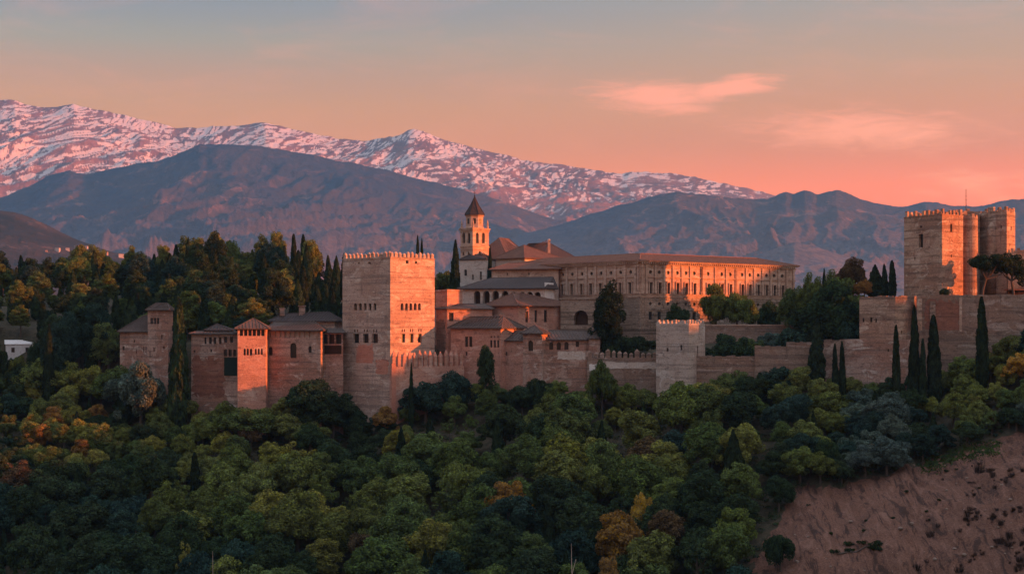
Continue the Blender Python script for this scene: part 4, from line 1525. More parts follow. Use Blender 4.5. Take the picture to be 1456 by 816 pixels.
def leaf_quads(cen, nrm, size, rng, asp=1.0, jit=0.55):
    """square leaf sprays at points cen, facing roughly along nrm"""
    n = len(cen)
    d = nrm + rng.normal(0, jit, (n, 3))
    d /= np.linalg.norm(d, axis=1, keepdims=True) + 1e-9
    r = rng.normal(0, 1, (n, 3))
    a = np.cross(d, r)
    a /= np.linalg.norm(a, axis=1, keepdims=True) + 1e-9
    b = np.cross(d, a)
    s = (size * rng.uniform(0.6, 1.3, n))[:, None]
    a, b = a * s, b * s * asp
    k = rng.uniform(0.5, 1.0, (4, n, 1))
    v = np.stack([cen - a * k[0], cen - b * k[1], cen + a * k[2], cen + b * k[3]], 1)
    return v.reshape(-1, 3)


def sphere_dirs(n, rng):
    d = rng.normal(0, 1, (n, 3))
    return d / (np.linalg.norm(d, axis=1, keepdims=True) + 1e-9)


def crown_from_puffs(name, puffs, per_area, size, rng, up=0.25):
    cs = []
    for (c, r, sq) in puffs:
        n = max(20, int(per_area * 4 * math.pi * r * r))
        d = sphere_dirs(n, rng)
        d = d[(d[:, 2] > -0.7) | (rng.uniform(0, 1, n) < 0.4)]
        rad = r * (0.72 + 0.36 * rng.uniform(0, 1, len(d)) ** 0.7)
        lump = 1 + 0.22 * perlin(d[:, 0] * 2.3 + c[0], d[:, 2] * 2.3 + d[:, 1] * 1.7 + c[1])
        p = c + d * (rad * lump)[:, None] * np.array([1, 1, sq])
        nn = d + np.array([0, 0, up])
        cs.append(leaf_quads(p, nn, size, rng))
    v = np.concatenate(cs)
    q = np.arange(len(v)).reshape(-1, 4)
    me = fast_mesh(name, v, q)
    me.materials.append(M['leaf'])
    return me


def limbs_mesh(name, h, r0, tips, rng, split=0.35, lean=0.0):
    m = MB()
    top = Vector((lean, 0, h * 0.62))
    pts = [(0, 0, -2.5), (0.05, 0, 0), (lean * .3 + .08, -.05, h * .2), (lean * .6, .06, h * .42), tuple(top), (lean * 1.1, 0.05, h * 0.85)]
    m.tube(pts, [r0 * 1.35, r0 * 1.15, r0 * .95, r0 * .75, r0 * .5, r0 * .12], 7)
    for tp in tips:
        s = Vector((lean * .7, 0, h * rng.uniform(split, 0.62)))
        tp = Vector(tp)
        mid = s.lerp(tp, 0.5) + Vector((0, 0, -0.3))
        m.tube([s, mid, tp], [r0 * .42, r0 * .25, r0 * .06], 5)
    me = m.mesh(name)
    me.materials.append(M['bark'])
    return me


def broadleaf(seed, R_=5.0, H=10.0, flat=0.95, n=44, pr=(.75, 1.3), per_area=19.0, size=0.22, lowest=0.13):
    n = int(n * 2.1)
    rng = np.random.RandomState(seed)
    puffs = []
    lobes = [(np.array([math.cos(a) * R_ * .48 * rng.uniform(.6, 1.2), math.sin(a) * R_ * .48 * rng.uniform(.6, 1.2), H * rng.uniform(.42, .68)]), R_ * rng.uniform(.42, .62)) for a in rng.uniform(0, 6.28, 5)]
    lobes.append((np.array([rng.uniform(-.6, .6), rng.uniform(-.6, .6), H * .76]), R_ * 0.5))
    for k in range(n):
        lc, lr = lobes[k % len(lobes)]
        d = sphere_dirs(1, rng)[0]
        d[2] = d[2] if d[2] > -0.65 else -d[2]
        c = lc + d * lr * rng.uniform(.7, 1.1) * np.array([1, 1, flat])
        c[2] = max(c[2], H * lowest)
        puffs.append((c, rng.uniform(*pr) * R_ / 5.0, rng.uniform(.8, 1.05)))
    cm = crown_from_puffs('crown', puffs, per_area, size, rng)
    tips = [tuple(puffs[k][0]) for k in rng.choice(len(puffs), 9, False)]
    tm = limbs_mesh('trunk', H, 0.26 * R_ / 5 + .06, tips, rng)
    return tm, cm


def cypress(seed, R_=1.15, H=12.0, n=5200, size=0.26, base=0.04, blunt=0.55, rag=0.2):
    rng = np.random.RandomState(seed)
    t = rng.uniform(0, 1, n) ** 0.85
    a = rng.uniform(0, 2 * math.pi, n)
    prof = np.minimum(1, (t / 0.16)) ** 0.6 * np.clip((1 - t), 0, 1) ** blunt * 1.25
    prof = np.minimum(prof, 1.0)
    lump = 1 + rag * perlin(a * 1.6 + seed, t * H / 1.5) + rag * 0.8 * perlin(a * 3.5, t * H / .6 + seed)
    # keep the seam of the angle closed
    r = R_ * prof * lump * (0.72 + .3 * rng.uniform(0, 1, n) ** .6)
    z = base * H + t * H * (1 - base)
    bend = (0.2 * np.sin(t * 3 + seed) + 0.25 * t * math.sin(seed)) * R_ / 1.15
    p = np.stack([r * np.cos(a) + bend, r * np.sin(a), z], 1)
    nr = np.stack([np.cos(a), np.sin(a), np.full(n, .15)], 1)
    v = leaf_quads(p, nr, size, rng, 1.0, 0.5)
    # sprays stand upright
    v = v.reshape(-1, 4, 3)
    cz = v[:, :, 2].mean(1, keepdims=True)
    v[:, :, 2] = cz + (v[:, :, 2] - cz) * 1.7
    v = v.reshape(-1, 3)
    me = fast_mesh('crown', v, np.arange(len(v)).reshape(-1, 4))
    me.materials.append(M['leaf'])
    m = MB()
    m.tube([(0, 0, -2.5), (0, 0, H * .3), (0, 0, H * .9)], [R_ * .2, R_ * .14, 0.03], 6)
    tm = m.mesh('trunk')
    tm.materials.append(M['bark'])
    return tm, me


TREES = {
    'broad': [broadleaf(s, 5.0, 10.0, n=46) for s in (1, 2, 3)] + [broadleaf(s, 4.6, 11.5, 1.0, n=50) for s in (4, 5)] + [broadleaf(6, 5.2, 8.5, .7, n=44), broadleaf(7, 4.8, 9.5, n=56, pr=(.6, 1.0))],
    'airy': [broadleaf(s, 3.6, 10.5, 1.1, n=26, pr=(.5, .9), per_area=16, size=.2, lowest=.3) for s in (21, 22)],
    'tall': [broadleaf(s, 4.4, 15.0, 1.7, n=66, pr=(.8, 1.3), per_area=14, lowest=.1) for s in (31, 32, 33)],
    'cypress': [cypress(s, 1.1 + .14 * (s % 3), 12, 6500, .22, blunt=.42 + .1 * (s % 3), rag=.3 + .06 * (s % 2)) for s in (41, 42, 43, 44, 45)],
    'conifer': [cypress(s, 2.5, 13, 11000, .26, .05, .8, .42) for s in (51, 52, 53)],
    'shrub': [broadleaf(s, 5.0, 6.0, .7, n=30, lowest=.1) for s in (61, 62)],
}
TNAME = {'broad': ('broadleaf_tree', 'tree'), 'airy': ('slender_tree', 'tree'), 'tall': ('tall_tree', 'tree'), 'cypress': ('cypress_tree', 'cypress'), 'conifer': ('conifer_tree', 'conifer'), 'shrub': ('shrub', 'shrub')}
COLOURS = {
    'dark green': (0.036, 0.056, 0.027), 'deep blue green': (0.031, 0.059, 0.046), 'mid green': (0.096, 0.126, 0.041), 'olive green': (0.138, 0.159, 0.045),
    'yellow green': (0.202, 0.194, 0.046), 'golden yellow': (0.38, 0.225, 0.042), 'rusty orange': (0.259, 0.138, 0.040), 'russet brown': (0.115, 0.072, 0.040),
    'grey green': (0.092, 0.124, 0.099), 'blackish green': (0.025, 0.039, 0.020),
}
LANDMARKS = [(70, 'at the left edge'), (175, 'left of the ruined house'), (262, 'below the ruined house'), (335, 'below the gallery house'), (420, 'below the salmon turret'),
             (485, 'below the long hall'), (600, 'below the great tower'), (720, 'below the front house'), (845, 'below the low gallery'), (925, 'below the battlemented wall'),
             (1010, 'below the lone tower'), (1130, 'below the stepped wall'), (1225, 'below the bastion base'), (1320, 'below the bastion'), (2000, 'below the high rampart')]
PLACED = []
_tc = {}
trng = random.Random(99)


def add_tree(kind, x, y, h, col, group, where=None, label=None, wide=1.0, variant=None, z=None):
    lst = TREES[kind]
    k = trng.randrange(len(lst)) if variant is None else variant % len(lst)
    tm, cm = lst[k]
    base_h = {'broad': 10, 'airy': 10.5, 'tall': 15, 'cypress': 12, 'conifer': 13, 'shrub': 6}[kind]
    s = h / base_h
    z = gz(x, y) if z is None else z
    nm, cat = TNAME[kind]
    t = thing(nm, label, cat, (x, y, z), group)
    rz = trng.uniform(0, 6.28)
    for me, n in ((tm, 'trunk'), (cm, 'crown')):
        o = link(n, me, t)
        o.rotation_euler = (0, 0, rz)
        w = s * wide * trng.uniform(.94, 1.06)
        o.scale = (w, w * trng.uniform(.93, 1.07), s)
    c = COLOURS[col]
    f = trng.uniform(.82, 1.18)
    o.color = (c[0] * f * trng.uniform(.92, 1.08), c[1] * f, c[2] * f * trng.uniform(.9, 1.1), 1)
    PLACED.append(dict(o=t, kind=kind, px=px_of(x, y, z)[0], y=y, py=px_of(x, y, z)[1], col=col, where=where, h=h, label=label))
    return t


def profile(pts, x):
    p = np.array(pts, float)
    return float(np.interp(x, p[:, 0], p[:, 1]))


# top outline of the slope wood, as seen against the walls
TREELINE = [(-60, 520), (0, 522), (60, 515), (170, 518), (200, 530), (240, 548), (265, 572), (330, 580), (385, 578), (400, 560), (430, 549), (475, 556), (483, 572), (530, 580), (585, 582), (600, 547), (650, 533), (680, 540),
            (745, 548), (770, 537), (840, 552), (858, 530), (885, 541), (932, 549), (1000, 546), (1022, 535), (1060, 532), (1100, 522), (1150, 524), (1200, 528), (1240, 540), (1290, 532), (1340, 522), (1375, 502), (1420, 488), (1456, 470), (1520, 470)]
# colour of the wood by patches (photograph: px, py, radius, colours)
PATCH = [(330, 640, 120, ['olive green', 'yellow green', 'olive green', 'mid green']), (390, 590, 60, ['yellow green', 'rusty orange', 'yellow green']), (90, 620, 60, ['rusty orange', 'yellow green', 'olive green']),
         (90, 545, 70, ['yellow green', 'olive green', 'yellow green']), (390, 700, 60, ['olive green', 'rusty orange', 'yellow green']), (540, 790, 90, ['olive green', 'yellow green', 'mid green']),
         (640, 640, 70, ['mid green', 'olive green']), (860, 640, 110, ['olive green', 'mid green', 'yellow green']), (1010, 590, 60, ['yellow green', 'olive green', 'mid green']),
         (1140, 590, 70, ['deep blue green', 'olive green', 'mid green']), (80, 760, 160, ['dark green', 'deep blue green', 'dark green']), (1240, 620, 60, ['grey green', 'deep blue green']),
         (1420, 520, 50, ['yellow green', 'golden yellow', 'olive green']), (1180, 660, 80, ['deep blue green', 'dark green']), (200, 545, 45, ['grey green', 'grey green', 'mid green']), (930, 750, 60, ['olive green', 'rusty orange', 'dark green']),
         (1390, 560, 60, ['olive green', 'mid green', 'olive green']), (720, 700, 90, ['dark green', 'mid green', 'deep blue green'])]
GENERIC = ['dark green', 'dark green', 'mid green', 'deep blue green', 'olive green', 'dark green', 'mid green']

SLOPE = 'trees of the wooded slope below the walls'
HERO = [  # kind, px of trunk, py of foot, py of top, D, colour, width
    ('tall', 690, 566, 493, 436, 'dark green', .72, 'tall dark tree rising in front of the front house wall'),
    ('broad', 912, 782, 705, 368, 'golden yellow', .72, 'bright golden tree low on the slope, larger of the golden pair'),
    ('broad', 969, 735, 685, 374, 'golden yellow', .5, 'small golden tree just right of the larger golden tree'),
    ('broad', 866, 848, 797, 343, 'rusty orange', .8, 'orange leaved bush like tree cut off by the bottom edge of the slope'),
    ('airy', 1332, 672, 618, 392, 'golden yellow', .85, 'yellow young tree above the bare earth slope'),
    ('broad', 856, 566, 524, 430, 'mid green', .85, 'round bright green tree in front of the battlemented wall'),
    ('broad', 201, 572, 520, 445, 'grey green', 1.5, 'big round grey green tree at the foot of the ruined pink house'),
    ('airy', 263, 830, 765, 368, 'yellow green', .8, 'slender yellow green tree at the bottom below the salmon turret'),
    ('shrub', 1110, 822, 764, 338, 'dark green', .8, 'dark bush growing alone on the bare earth slope'),
    ('conifer', 1042, 742, 612, 373, 'blackish green', 32, 'tall dark pointed conifer standing in the lower slope left of bare earth'),
    ('conifer', 965, 790, 705, 366, 'blackish green', 24, 'dark conifer between the two golden trees and the tall pointed one'),
    ('cypress', 70, 612, 463, 462, 'blackish green', 12, 'tall thin cypress at far left before the wood'),
    ('cypress', 254, 580, 426, 444, 'dark green', 23, 'tall full cypress between the square turret and the red gallery house'),
    ('cypress', 585, 585, 517, 432, 'blackish green', 7, 'thin cypress against the foot of the great square tower'),
    ('cypress', 767, 616, 542, 424, 'blackish green', 14, 'dark cypress on the slope below the small square turret'),
    ('cypress', 1080, 612, 530, 418, 'dark green', 14, 'thin cypress under the stepped curtain wall'),
    ('cypress', 1161, 545, 455, 413, 'blackish green', 22, 'full dark cypress in front of the stepped curtain wall end'),
    ('cypress', 1187, 560, 490, 408, 'blackish green', 10, 'left of two thin cypresses before the bastion base'),
    ('cypress', 1197, 560, 487, 408, 'blackish green', 10, 'right of two thin cypresses before the bastion base'),
    ('cypress', 1274, 545, 464, 401, 'blackish green', 12, 'thin cypress at the right corner of the bastion base'),
    ('cypress', 1300, 560, 436, 402, 'blackish green', 14, 'tall cypress before the bastion corner, taller of the middle pair'),
    ('cypress', 1312, 545, 483, 400, 'blackish green', 9, 'short cypress tucked between two taller ones before the rampart'),
    ('cypress', 1327, 560, 450, 401, 'blackish green', 18, 'broad dark cypress before the red brick rampart panel'),
    ('cypress', 1395, 560, 424, 399, 'blackish green', 17, 'tall cypress before the high rampart under the umbrella pine'),
    ('cypress', 1244, 600, 556, 398, 'blackish green', 10, 'small cypress among grey green trees below the bastion base'),
    ('shrub', 4, 545, 507, 474, 'dark green', .8, 'dark shrub screening the left end of the white house'),
    ('shrub', 27, 545, 513, 472, 'olive green', .7, 'olive shrub in front of the white house door side'),
    ('broad', 50, 545, 492, 474, 'dark green', .6, 'dark tree screening the right end of the white house'),
    ('broad', 1035, 560, 620, 1, 'dark green', 1, None),
]
HERO_AT = [(X(26, 478), 478, 6.5), (X(30, 466), 466, 3.5)]
for kind, px, pyb, pyt, D, col, w, lab in HERO:
    if lab is None:
        continue
    x = X(px, D)
    zt = Z(pyt, D)
    zb = gz(x, D)
    zfoot = min(Z(pyb, D), zb + 0.0) if abs(Z(pyb, D) - zb) > 40 else zb
    h = zt - zb
    ww = (w / 2 / FPX * D) / ({'cypress': 1.15 * h / 12, 'conifer': 2.3 * h / 13}[kind]) if kind in ('cypress', 'conifer') else w * min(1.3, {'broad': 10, 'airy': 10.5, 'tall': 15, 'shrub': 6}[kind] / h)
    add_tree(kind, x, D, h, col, None, label=lab, wide=ww)
    HERO_AT.append((x, D, 3.0))

# the wood on the slope
SPX = 9.3
cands = []
yy = 322.0
row = 0
while yy < 468:
    n_ = int((1640) / FPX * yy / SPX)
    for k in range(n_):
        x = X(-90, yy) + (k + 0.5 * (row % 2)) * SPX + trng.uniform(-2.0, 2.0)
        y = yy + trng.uniform(-2.0, 2.0)
        cands.append((x, y))
    yy += SPX * 0.9
    row += 1
cands.sort(key=lambda c: c[1])
SCAR_PXV = [(px_of(a, b, gz(a, b))) for a, b in SCAR]


def seen_over_scar(x, y, h):
    """would this crown hang over the bare slope as seen in the photograph?"""
    z = gz(x, y)
    for f, dx in ((0.45, 0), (0.9, 0), (0.6, -3), (0.6, 3)):
        p = px_of(x + dx, y, z + h * f)
        if in_poly(p[0], p[1], SCAR_PXV):
            return True
    return bool(in_poly(x, y, SCAR))


def wall_front(px):
    """distance of the walls' foot along the picture"""
    return float(np.interp(px, _wp[:, 0], _wp[:, 1]))


nslope = 0
for x, y in cands:
    px, _ = px_of(x, y, 0)
    if not -70 < px < 1530 or y > wall_front(px) - 2.0:
        continue
    if any((x - a) ** 2 + (y - b) ** 2 < r * r for a, b, r in HERO_AT):
        continue
    z = gz(x, y)
    h = trng.uniform(9.5, 15.5) if y < 415 else trng.uniform(6, 9.5)
    top_allowed = Z(profile(TREELINE, px) + trng.uniform(-3, 14), y)
    h = min(h, top_allowed - z)
    if px > 1060:
        h = min(h, trng.uniform(6, 9))
        if seen_over_scar(x, y, h):
            continue
    kind = 'broad'
    if h < 3.2:
        continue
    if h < 5.2:
        kind = 'shrub'
    pyc = px_of(x, y, z + h * .7)[1]
    if pyc > 850:
        continue
    cols = GENERIC
    for a, b, r, cc in PATCH:
        if (px - a) ** 2 + (pyc - b) ** 2 < (r * trng.uniform(.7, 1.1)) ** 2:
            cols = cc
            break
    col = trng.choice(cols)
    if trng.random() < 0.04:
        col = trng.choice(['russet brown', 'rusty orange', 'yellow green'])
    wide = trng.uniform(.92, 1.18) * (1.05 if h > 6 else 1.0)
    q_ = trng.random()
    if kind == 'broad' and h > 7:
        if q_ < .12:
            kind, wide, h = 'tall', wide * 1.25, min(h * 1.12, top_allowed - z)
        elif q_ < .17:
            kind, col, wide = 'conifer', trng.choice(['dark green', 'blackish green']), .75
        elif q_ < .20:
            kind, col, wide = 'cypress', 'blackish green', 1.0
        elif q_ < .25:
            kind = 'airy'
    add_tree(kind, x, y, h, col, 'low shrubs along the foot of the walls' if kind == 'shrub' else 'trees of the wooded slope below the walls', 'slope', wide=wide)
    nslope += 1

# trees close along the foot of the walls
px = -60.0
while px < 1500:
    y = wall_front(px) - trng.uniform(2.5, 4.5)
    x = X(px, y)
    z = gz(x, y)
    h = Z(profile(TREELINE, px) + trng.uniform(-4, 9), y) - z
    if not any((x - a) ** 2 + (y - b) ** 2 < (r * .8) ** 2 for a, b, r in HERO_AT) and h > 2.6:
        pyc = px_of(x, y, z + h * .7)[1]
        cols = ['dark green', 'deep blue green', 'dark green', 'mid green', 'olive green']
        for a, b, r, cc in PATCH:
            if (px - a) ** 2 + (pyc - b) ** 2 < (r * trng.uniform(.7, 1.1)) ** 2:
                cols = cc
                break
        kind = 'broad' if h > 5 else 'shrub'
        add_tree(kind, x, y, h, trng.choice(cols), SLOPE if kind == 'broad' else 'low shrubs along the foot of the walls', 'slope', wide=trng.uniform(1.0, 1.3))
        nslope += 1
    px += trng.uniform(24, 40)

# closer planting on the right, where the slope is short
for _ in range(1700):
    px = trng.uniform(1120, 1500) if _ < 900 else trng.uniform(-50, 330)
    y = trng.uniform(360, wall_front(px) - 3) if _ < 900 else trng.uniform(395, wall_front(px) - 2)
    x = X(px, y)
    if in_poly(x, y, SCAR) or any((x - q['o'].location.x) ** 2 + (y - q['o'].location.y) ** 2 < 20 for q in PLACED):
        continue
    z = gz(x, y)
    h = min(trng.uniform(5.5, 9.0), Z(profile(TREELINE, px) + trng.uniform(-3, 8), y) - z)
    if h < 3.5 or seen_over_scar(x, y, h):
        continue
    pyc = px_of(x, y, z + h * .7)[1]
    cols = GENERIC
    for a, b, r, cc in PATCH:
        if (px - a) ** 2 + (pyc - b) ** 2 < (r * trng.uniform(.7, 1.1)) ** 2:
            cols = cc
            break
    add_tree('broad' if h > 4.6 else 'shrub', x, y, h, trng.choice(cols), SLOPE if h > 4.6 else 'low shrubs along the foot of the walls', 'slope', wide=trng.uniform(1.0, 1.25))

# low trees crowding the upper rim of the bare slope
px = 1136.0
while px < 1500:
    pe = float(np.interp(px, [1118, 1145, 1165, 1200, 1262, 1300, 1322, 1362, 1400, 1456, 1530], [720, 690, 692, 690, 676, 664, 652, 642, 628, 618, 605]))
    x, y = ray_ground(px, pe - trng.uniform(5, 16), 300.0)
    z = gz(x, y)
    h = trng.uniform(3.6, 6.8)
    kind = 'broad' if h > 4.6 else 'shrub'
    if not (1305 < px < 1410 and h > 4.5):
        add_tree(kind, x, y, h, trng.choice(['deep blue green', 'dark green', 'grey green', 'olive green', 'dark green', 'russet brown']), SLOPE if kind == 'broad' else 'low shrubs along the foot of the walls', 'slope', wide=trng.uniform(.9, 1.2))
    px += trng.uniform(13, 24)

# the wood on the rise at the left
BACK = [(-60, 365), (0, 364), (20, 367), (40, 372), (62, 366), (78, 374), (100, 360), (122, 357), (150, 365), (168, 376), (182, 362), (195, 354), (212, 366), (232, 364), (250, 347), (268, 342), (292, 335), (312, 337), (328, 349), (342, 368), (352, 362), (372, 347), (388, 340),
        (412, 336), (432, 340), (448, 360), (462, 362), (482, 362)]
WOOD = 'trees of the wood on the rise behind the left buildings'
rows = [(600, 24, 0), (578, 27, 4), (556, 29, 14), (534, 31, 28), (514, 32, 44), (502, 31, 54), (491, 31, 66), (480, 31, 78), (471, 30, 92)]
for D, step, drop in rows:
    px = -55 + trng.uniform(0, 20)
    while px < 492:
        x, y = X(px, D), D + trng.uniform(-6, 6)
        xx = X(px, y)
        z = gz(xx, y)
        pt = profile(BACK, px) - 7 + drop * .92 + trng.uniform(-2, 10) + (14 if drop and trng.random() < .4 else 0)
        if px < 165 and drop > 50:
            pt += 8
        h = Z(pt, y) - z
        r = trng.random()
        if drop == 0 and (235 < px < 335 or 350 < px < 405 or 85 < px < 165 or px in ()):
            kind, col = 'tall', trng.choice(['olive green', 'mid green', 'dark green', 'mid green', 'yellow green'])
        elif r < (.62 if px > 405 else .42):
            kind, col = 'cypress', trng.choice(['blackish green', 'dark green'])
        elif r < (.78 if px > 405 else .58):
            kind, col = 'conifer', trng.choice(['blackish green', 'dark green', 'dark green', 'mid green'])
        else:
            kind, col = 'tall', trng.choice(['dark green', 'mid green', 'deep blue green', 'olive green', 'dark green'])
        h = min(h, 26 if kind != 'cypress' else 24)
        if h > 4 and not (-12 < px < 52 and 455 < D < 487) and not (166 < px < 262 and D < 478) and not (px > 262 and D < 470) and not (380 < px < 492 and D < 492):
            w = {'tall': 20.0 / max(h, 9), 'cypress': 12.0 * 1.5 / max(h, 8), 'conifer': 13.0 * 1.2 / max(h, 8)}[kind]
            w *= trng.uniform(.78, 1.0) * (0.9 if h < 12 else 1)
            add_tree(kind, xx, y, h, col, WOOD, 'wood', wide=max(.6, min(1.5, w)))
        px += step * .86 * trng.uniform(.7, 1.25) * (0.72 if kind == 'cypress' else 1)

# single trees among the buildings: kind, px, py top, D, colour, width factor, label
SINGLE = [
    ('cypress', 594, 337, 520, 'blackish green', 7, 'left of two cypress tips showing above the great square tower'),
    ('cypress', 600, 341, 522, 'blackish green', 6, 'right of two cypress tips showing above the great square tower'),
    ('cypress', 648, 343, 505, 'blackish green', 13, 'dark full cypress standing left of the bell tower'),
    ('broad', 630, 386, 520, 'mid green', .9, 'green tree in the gap right of the great square tower'),
    ('cypress', 697, 352, 512, 'blackish green', 8, 'narrow dark cypress in front of the church roofs'),
    ('tall', 869, 409, 449, 'blackish green', 1.02, 'large dark tree hiding the lower corner of the palace'),
    ('broad', 905, 476, 452, 'dark green', 1.3, 'low dark bushy tree behind the battlemented wall'),
    ('broad', 1018, 408, 478, 'olive green', .95, 'green tree before the palace facade, left of the pair'),
    ('broad', 1048, 412, 476, 'mid green', 1.0, 'rounder tree before the palace facade, right of the pair'),
    ('broad', 962, 436, 468, 'dark green', .75, 'small dark tree at the foot of the palace facade'),
    ('broad', 1092, 432, 480, 'dark green', .9, 'dark tree under the right half of the palace facade'),
    ('tall', 1122, 412, 462, 'mid green', 1.0, 'leafy tree at the right end of the palace facade'),
    ('tall', 1150, 396, 459, 'olive green', .9, 'bright green tree right of the palace corner'),
    ('broad', 1140, 430, 466, 'dark green', 1.2, 'dark spreading tree behind the terrace wall end'),
    ('tall', 1182, 392, 460, 'mid green', .95, 'tall green tree midway between palace and keep'),
    ('conifer', 1172, 384, 462, 'blackish green', 14, 'thin ragged conifer poking above the green trees right of palace'),
    ('broad', 1200, 402, 449, 'mid green', 1.0, 'full green tree crowding the skyline just left of the russet tree'),
    ('broad', 1229, 396, 446, 'rusty orange', .8, 'low rust coloured tree between the russet tree and the broad conifer'),
    ('tall', 1163, 402, 455, 'olive green', 1.0, 'olive tree filling the skyline right of the palace corner'),
    ('broad', 1184, 418, 444, 'dark green', 1.3, 'dark bushy tree under the skyline trees left of the bastion'),
    ('broad', 1213, 374, 456, 'russet brown', .95, 'russet autumn tree standing left of the keep'),
    ('conifer', 1244, 377, 454, 'blackish green', 25, 'dark broad conifer beside the russet tree'),
    ('cypress', 1257, 376, 452, 'blackish green', 9, 'middle cypress of the dark trio left of the keep'),
    ('cypress', 1268, 371, 450, 'blackish green', 10, 'rightmost cypress of the dark trio left of the keep'),
    ('broad', 1196, 428, 446, 'dark green', 1.4, 'dark tree mass between stepped wall and bastion'),
    ('broad', 1168, 440, 448, 'dark green', 1.2, 'dark tree behind the full cypress and stepped wall'),
    ('broad', 1207, 458, 436, 'deep blue green', 1.0, 'low blue green tree left of the bastion'),
    ('shrub', 1030, 480, 446, 'dark green', 1.1, 'dark shrub in the terrace garden right of the lone square tower'),
    ('shrub', 1060, 484, 450, 'mid green', 1.0, 'green shrub in the terrace garden before the arched doorway'),
    ('shrub', 1098, 476, 455, 'grey green', 1.1, 'grey green shrub before the right part of the terrace wall'),
    ('shrub', 1128, 470, 446, 'deep blue green', 1.1, 'blue green shrub at the end of the terrace wall'),
    ('shrub', 1090, 496, 436, 'dark green', .9, 'small dark shrub behind the stepped curtain wall'),
    ('shrub', 880, 480, 449, 'dark green', 1.0, 'dark shrub behind the left half of the battlemented wall'),
    ('shrub', 1342, 411, 428, 'dark green', .5, 'small clipped bush on the terrace at the foot of the keep'),
    ('broad', 1216, 460, 448, 'blackish green', 1.2, 'blackish tree close against the left side of the bastion'),
]
for kind, px, pyt, D, col, w, lab in SINGLE:
    x = X(px, D)
    z = gz(x, D)
    h = Z(pyt, D) - z
    base_h = {'broad': 10, 'airy': 10.5, 'tall': 15, 'cypress': 12, 'conifer': 13, 'shrub': 6}[kind]
    ww = (w / 2 / FPX * D) / ({'cypress': 1.15, 'conifer': 2.3}.get(kind, 1) * h / base_h)
    if kind in ('broad', 'tall', 'shrub'):
        ww = w * min(1.35, max(.75, base_h / h))
    add_tree(kind, x, D, h, col, None, label=lab, wide=ww)


def umbrella_pine(px, pyb, pyt, D, lean, lab, seed, spread):
    rng = np.random.RandomState(seed)
    x = X(px, D)
    z0 = gz(x, D)
    zc = Z(pyt, D) - z0
    t = thing('umbrella_pine', lab, 'pine', (x, D, z0))
    m = MB()
    fork = Vector((lean * .35, 0, zc * .42))
    m.tube([(0, 0, -1), (0.1 * lean, 0, zc * .2), tuple(fork)], [.42, .36, .3], 7)
    puffs = []
    for k in range(9):
        a = rng.uniform(-1, 1)
        tip = Vector((lean * .8 + a * spread, rng.uniform(-1.6, 1.6), zc * (.62 + .22 * (1 - abs(a))) + rng.uniform(-.6, 1.0)))
        m.tube([fork, fork.lerp(tip, .5) + Vector((0, 0, -.5)), tip], [.22, .15, .05], 5)
        for q in range(4):
            puffs.append((np.array(tip) + rng.normal(0, 1.1, 3) * np.array([1.2, 1, .9]), rng.uniform(.9, 1.5), .8))
    me = m.mesh('trunk')
    me.materials.append(M['bark'])
    link('trunk', me, t)
    cm = crown_from_puffs('crown', puffs, 16, .26, rng, .5)
    o = link('crown', cm, t)
    o.color = (.030, .042, .020, 1)


umbrella_pine(1396, 420, 358, 428, 3.4, 'umbrella pine with forked trunk standing before the keep, larger of the pair', 3, 5.4)
umbrella_pine(1442, 420, 362, 430, -2.2, 'umbrella pine with shorter crown at the right edge beside the porch', 5, 3.6)

# bare trunks
for px, pyb, pyt, D, lab in ((813, 812, 772, 334, 'bleached dead tree trunk standing near the bottom edge'), (303, 820, 783, 335, 'pale bare trunk in the dark gap at the bottom below the salmon turret')):
    x = X(px, D)
    z0 = gz(x, D)
    t = thing('dead_tree', lab, 'dead tree', (x, D, z0))
    m = MB()
    H = Z(pyt, D) - z0
    m.tube([(0, 0, -1), (.1, 0, H * .5), (-.1, 0, H)], [.2, .14, .04], 6)
    m.build('trunk', M['frame'], None).parent = t
    m = MB()
    m.tube([(.05, 0, H * .7), (.9, 0, H * .85), (1.3, .1, H * .8)], [.08, .05, .02], 5)
    m.build('branch', M['frame'], None).parent = t


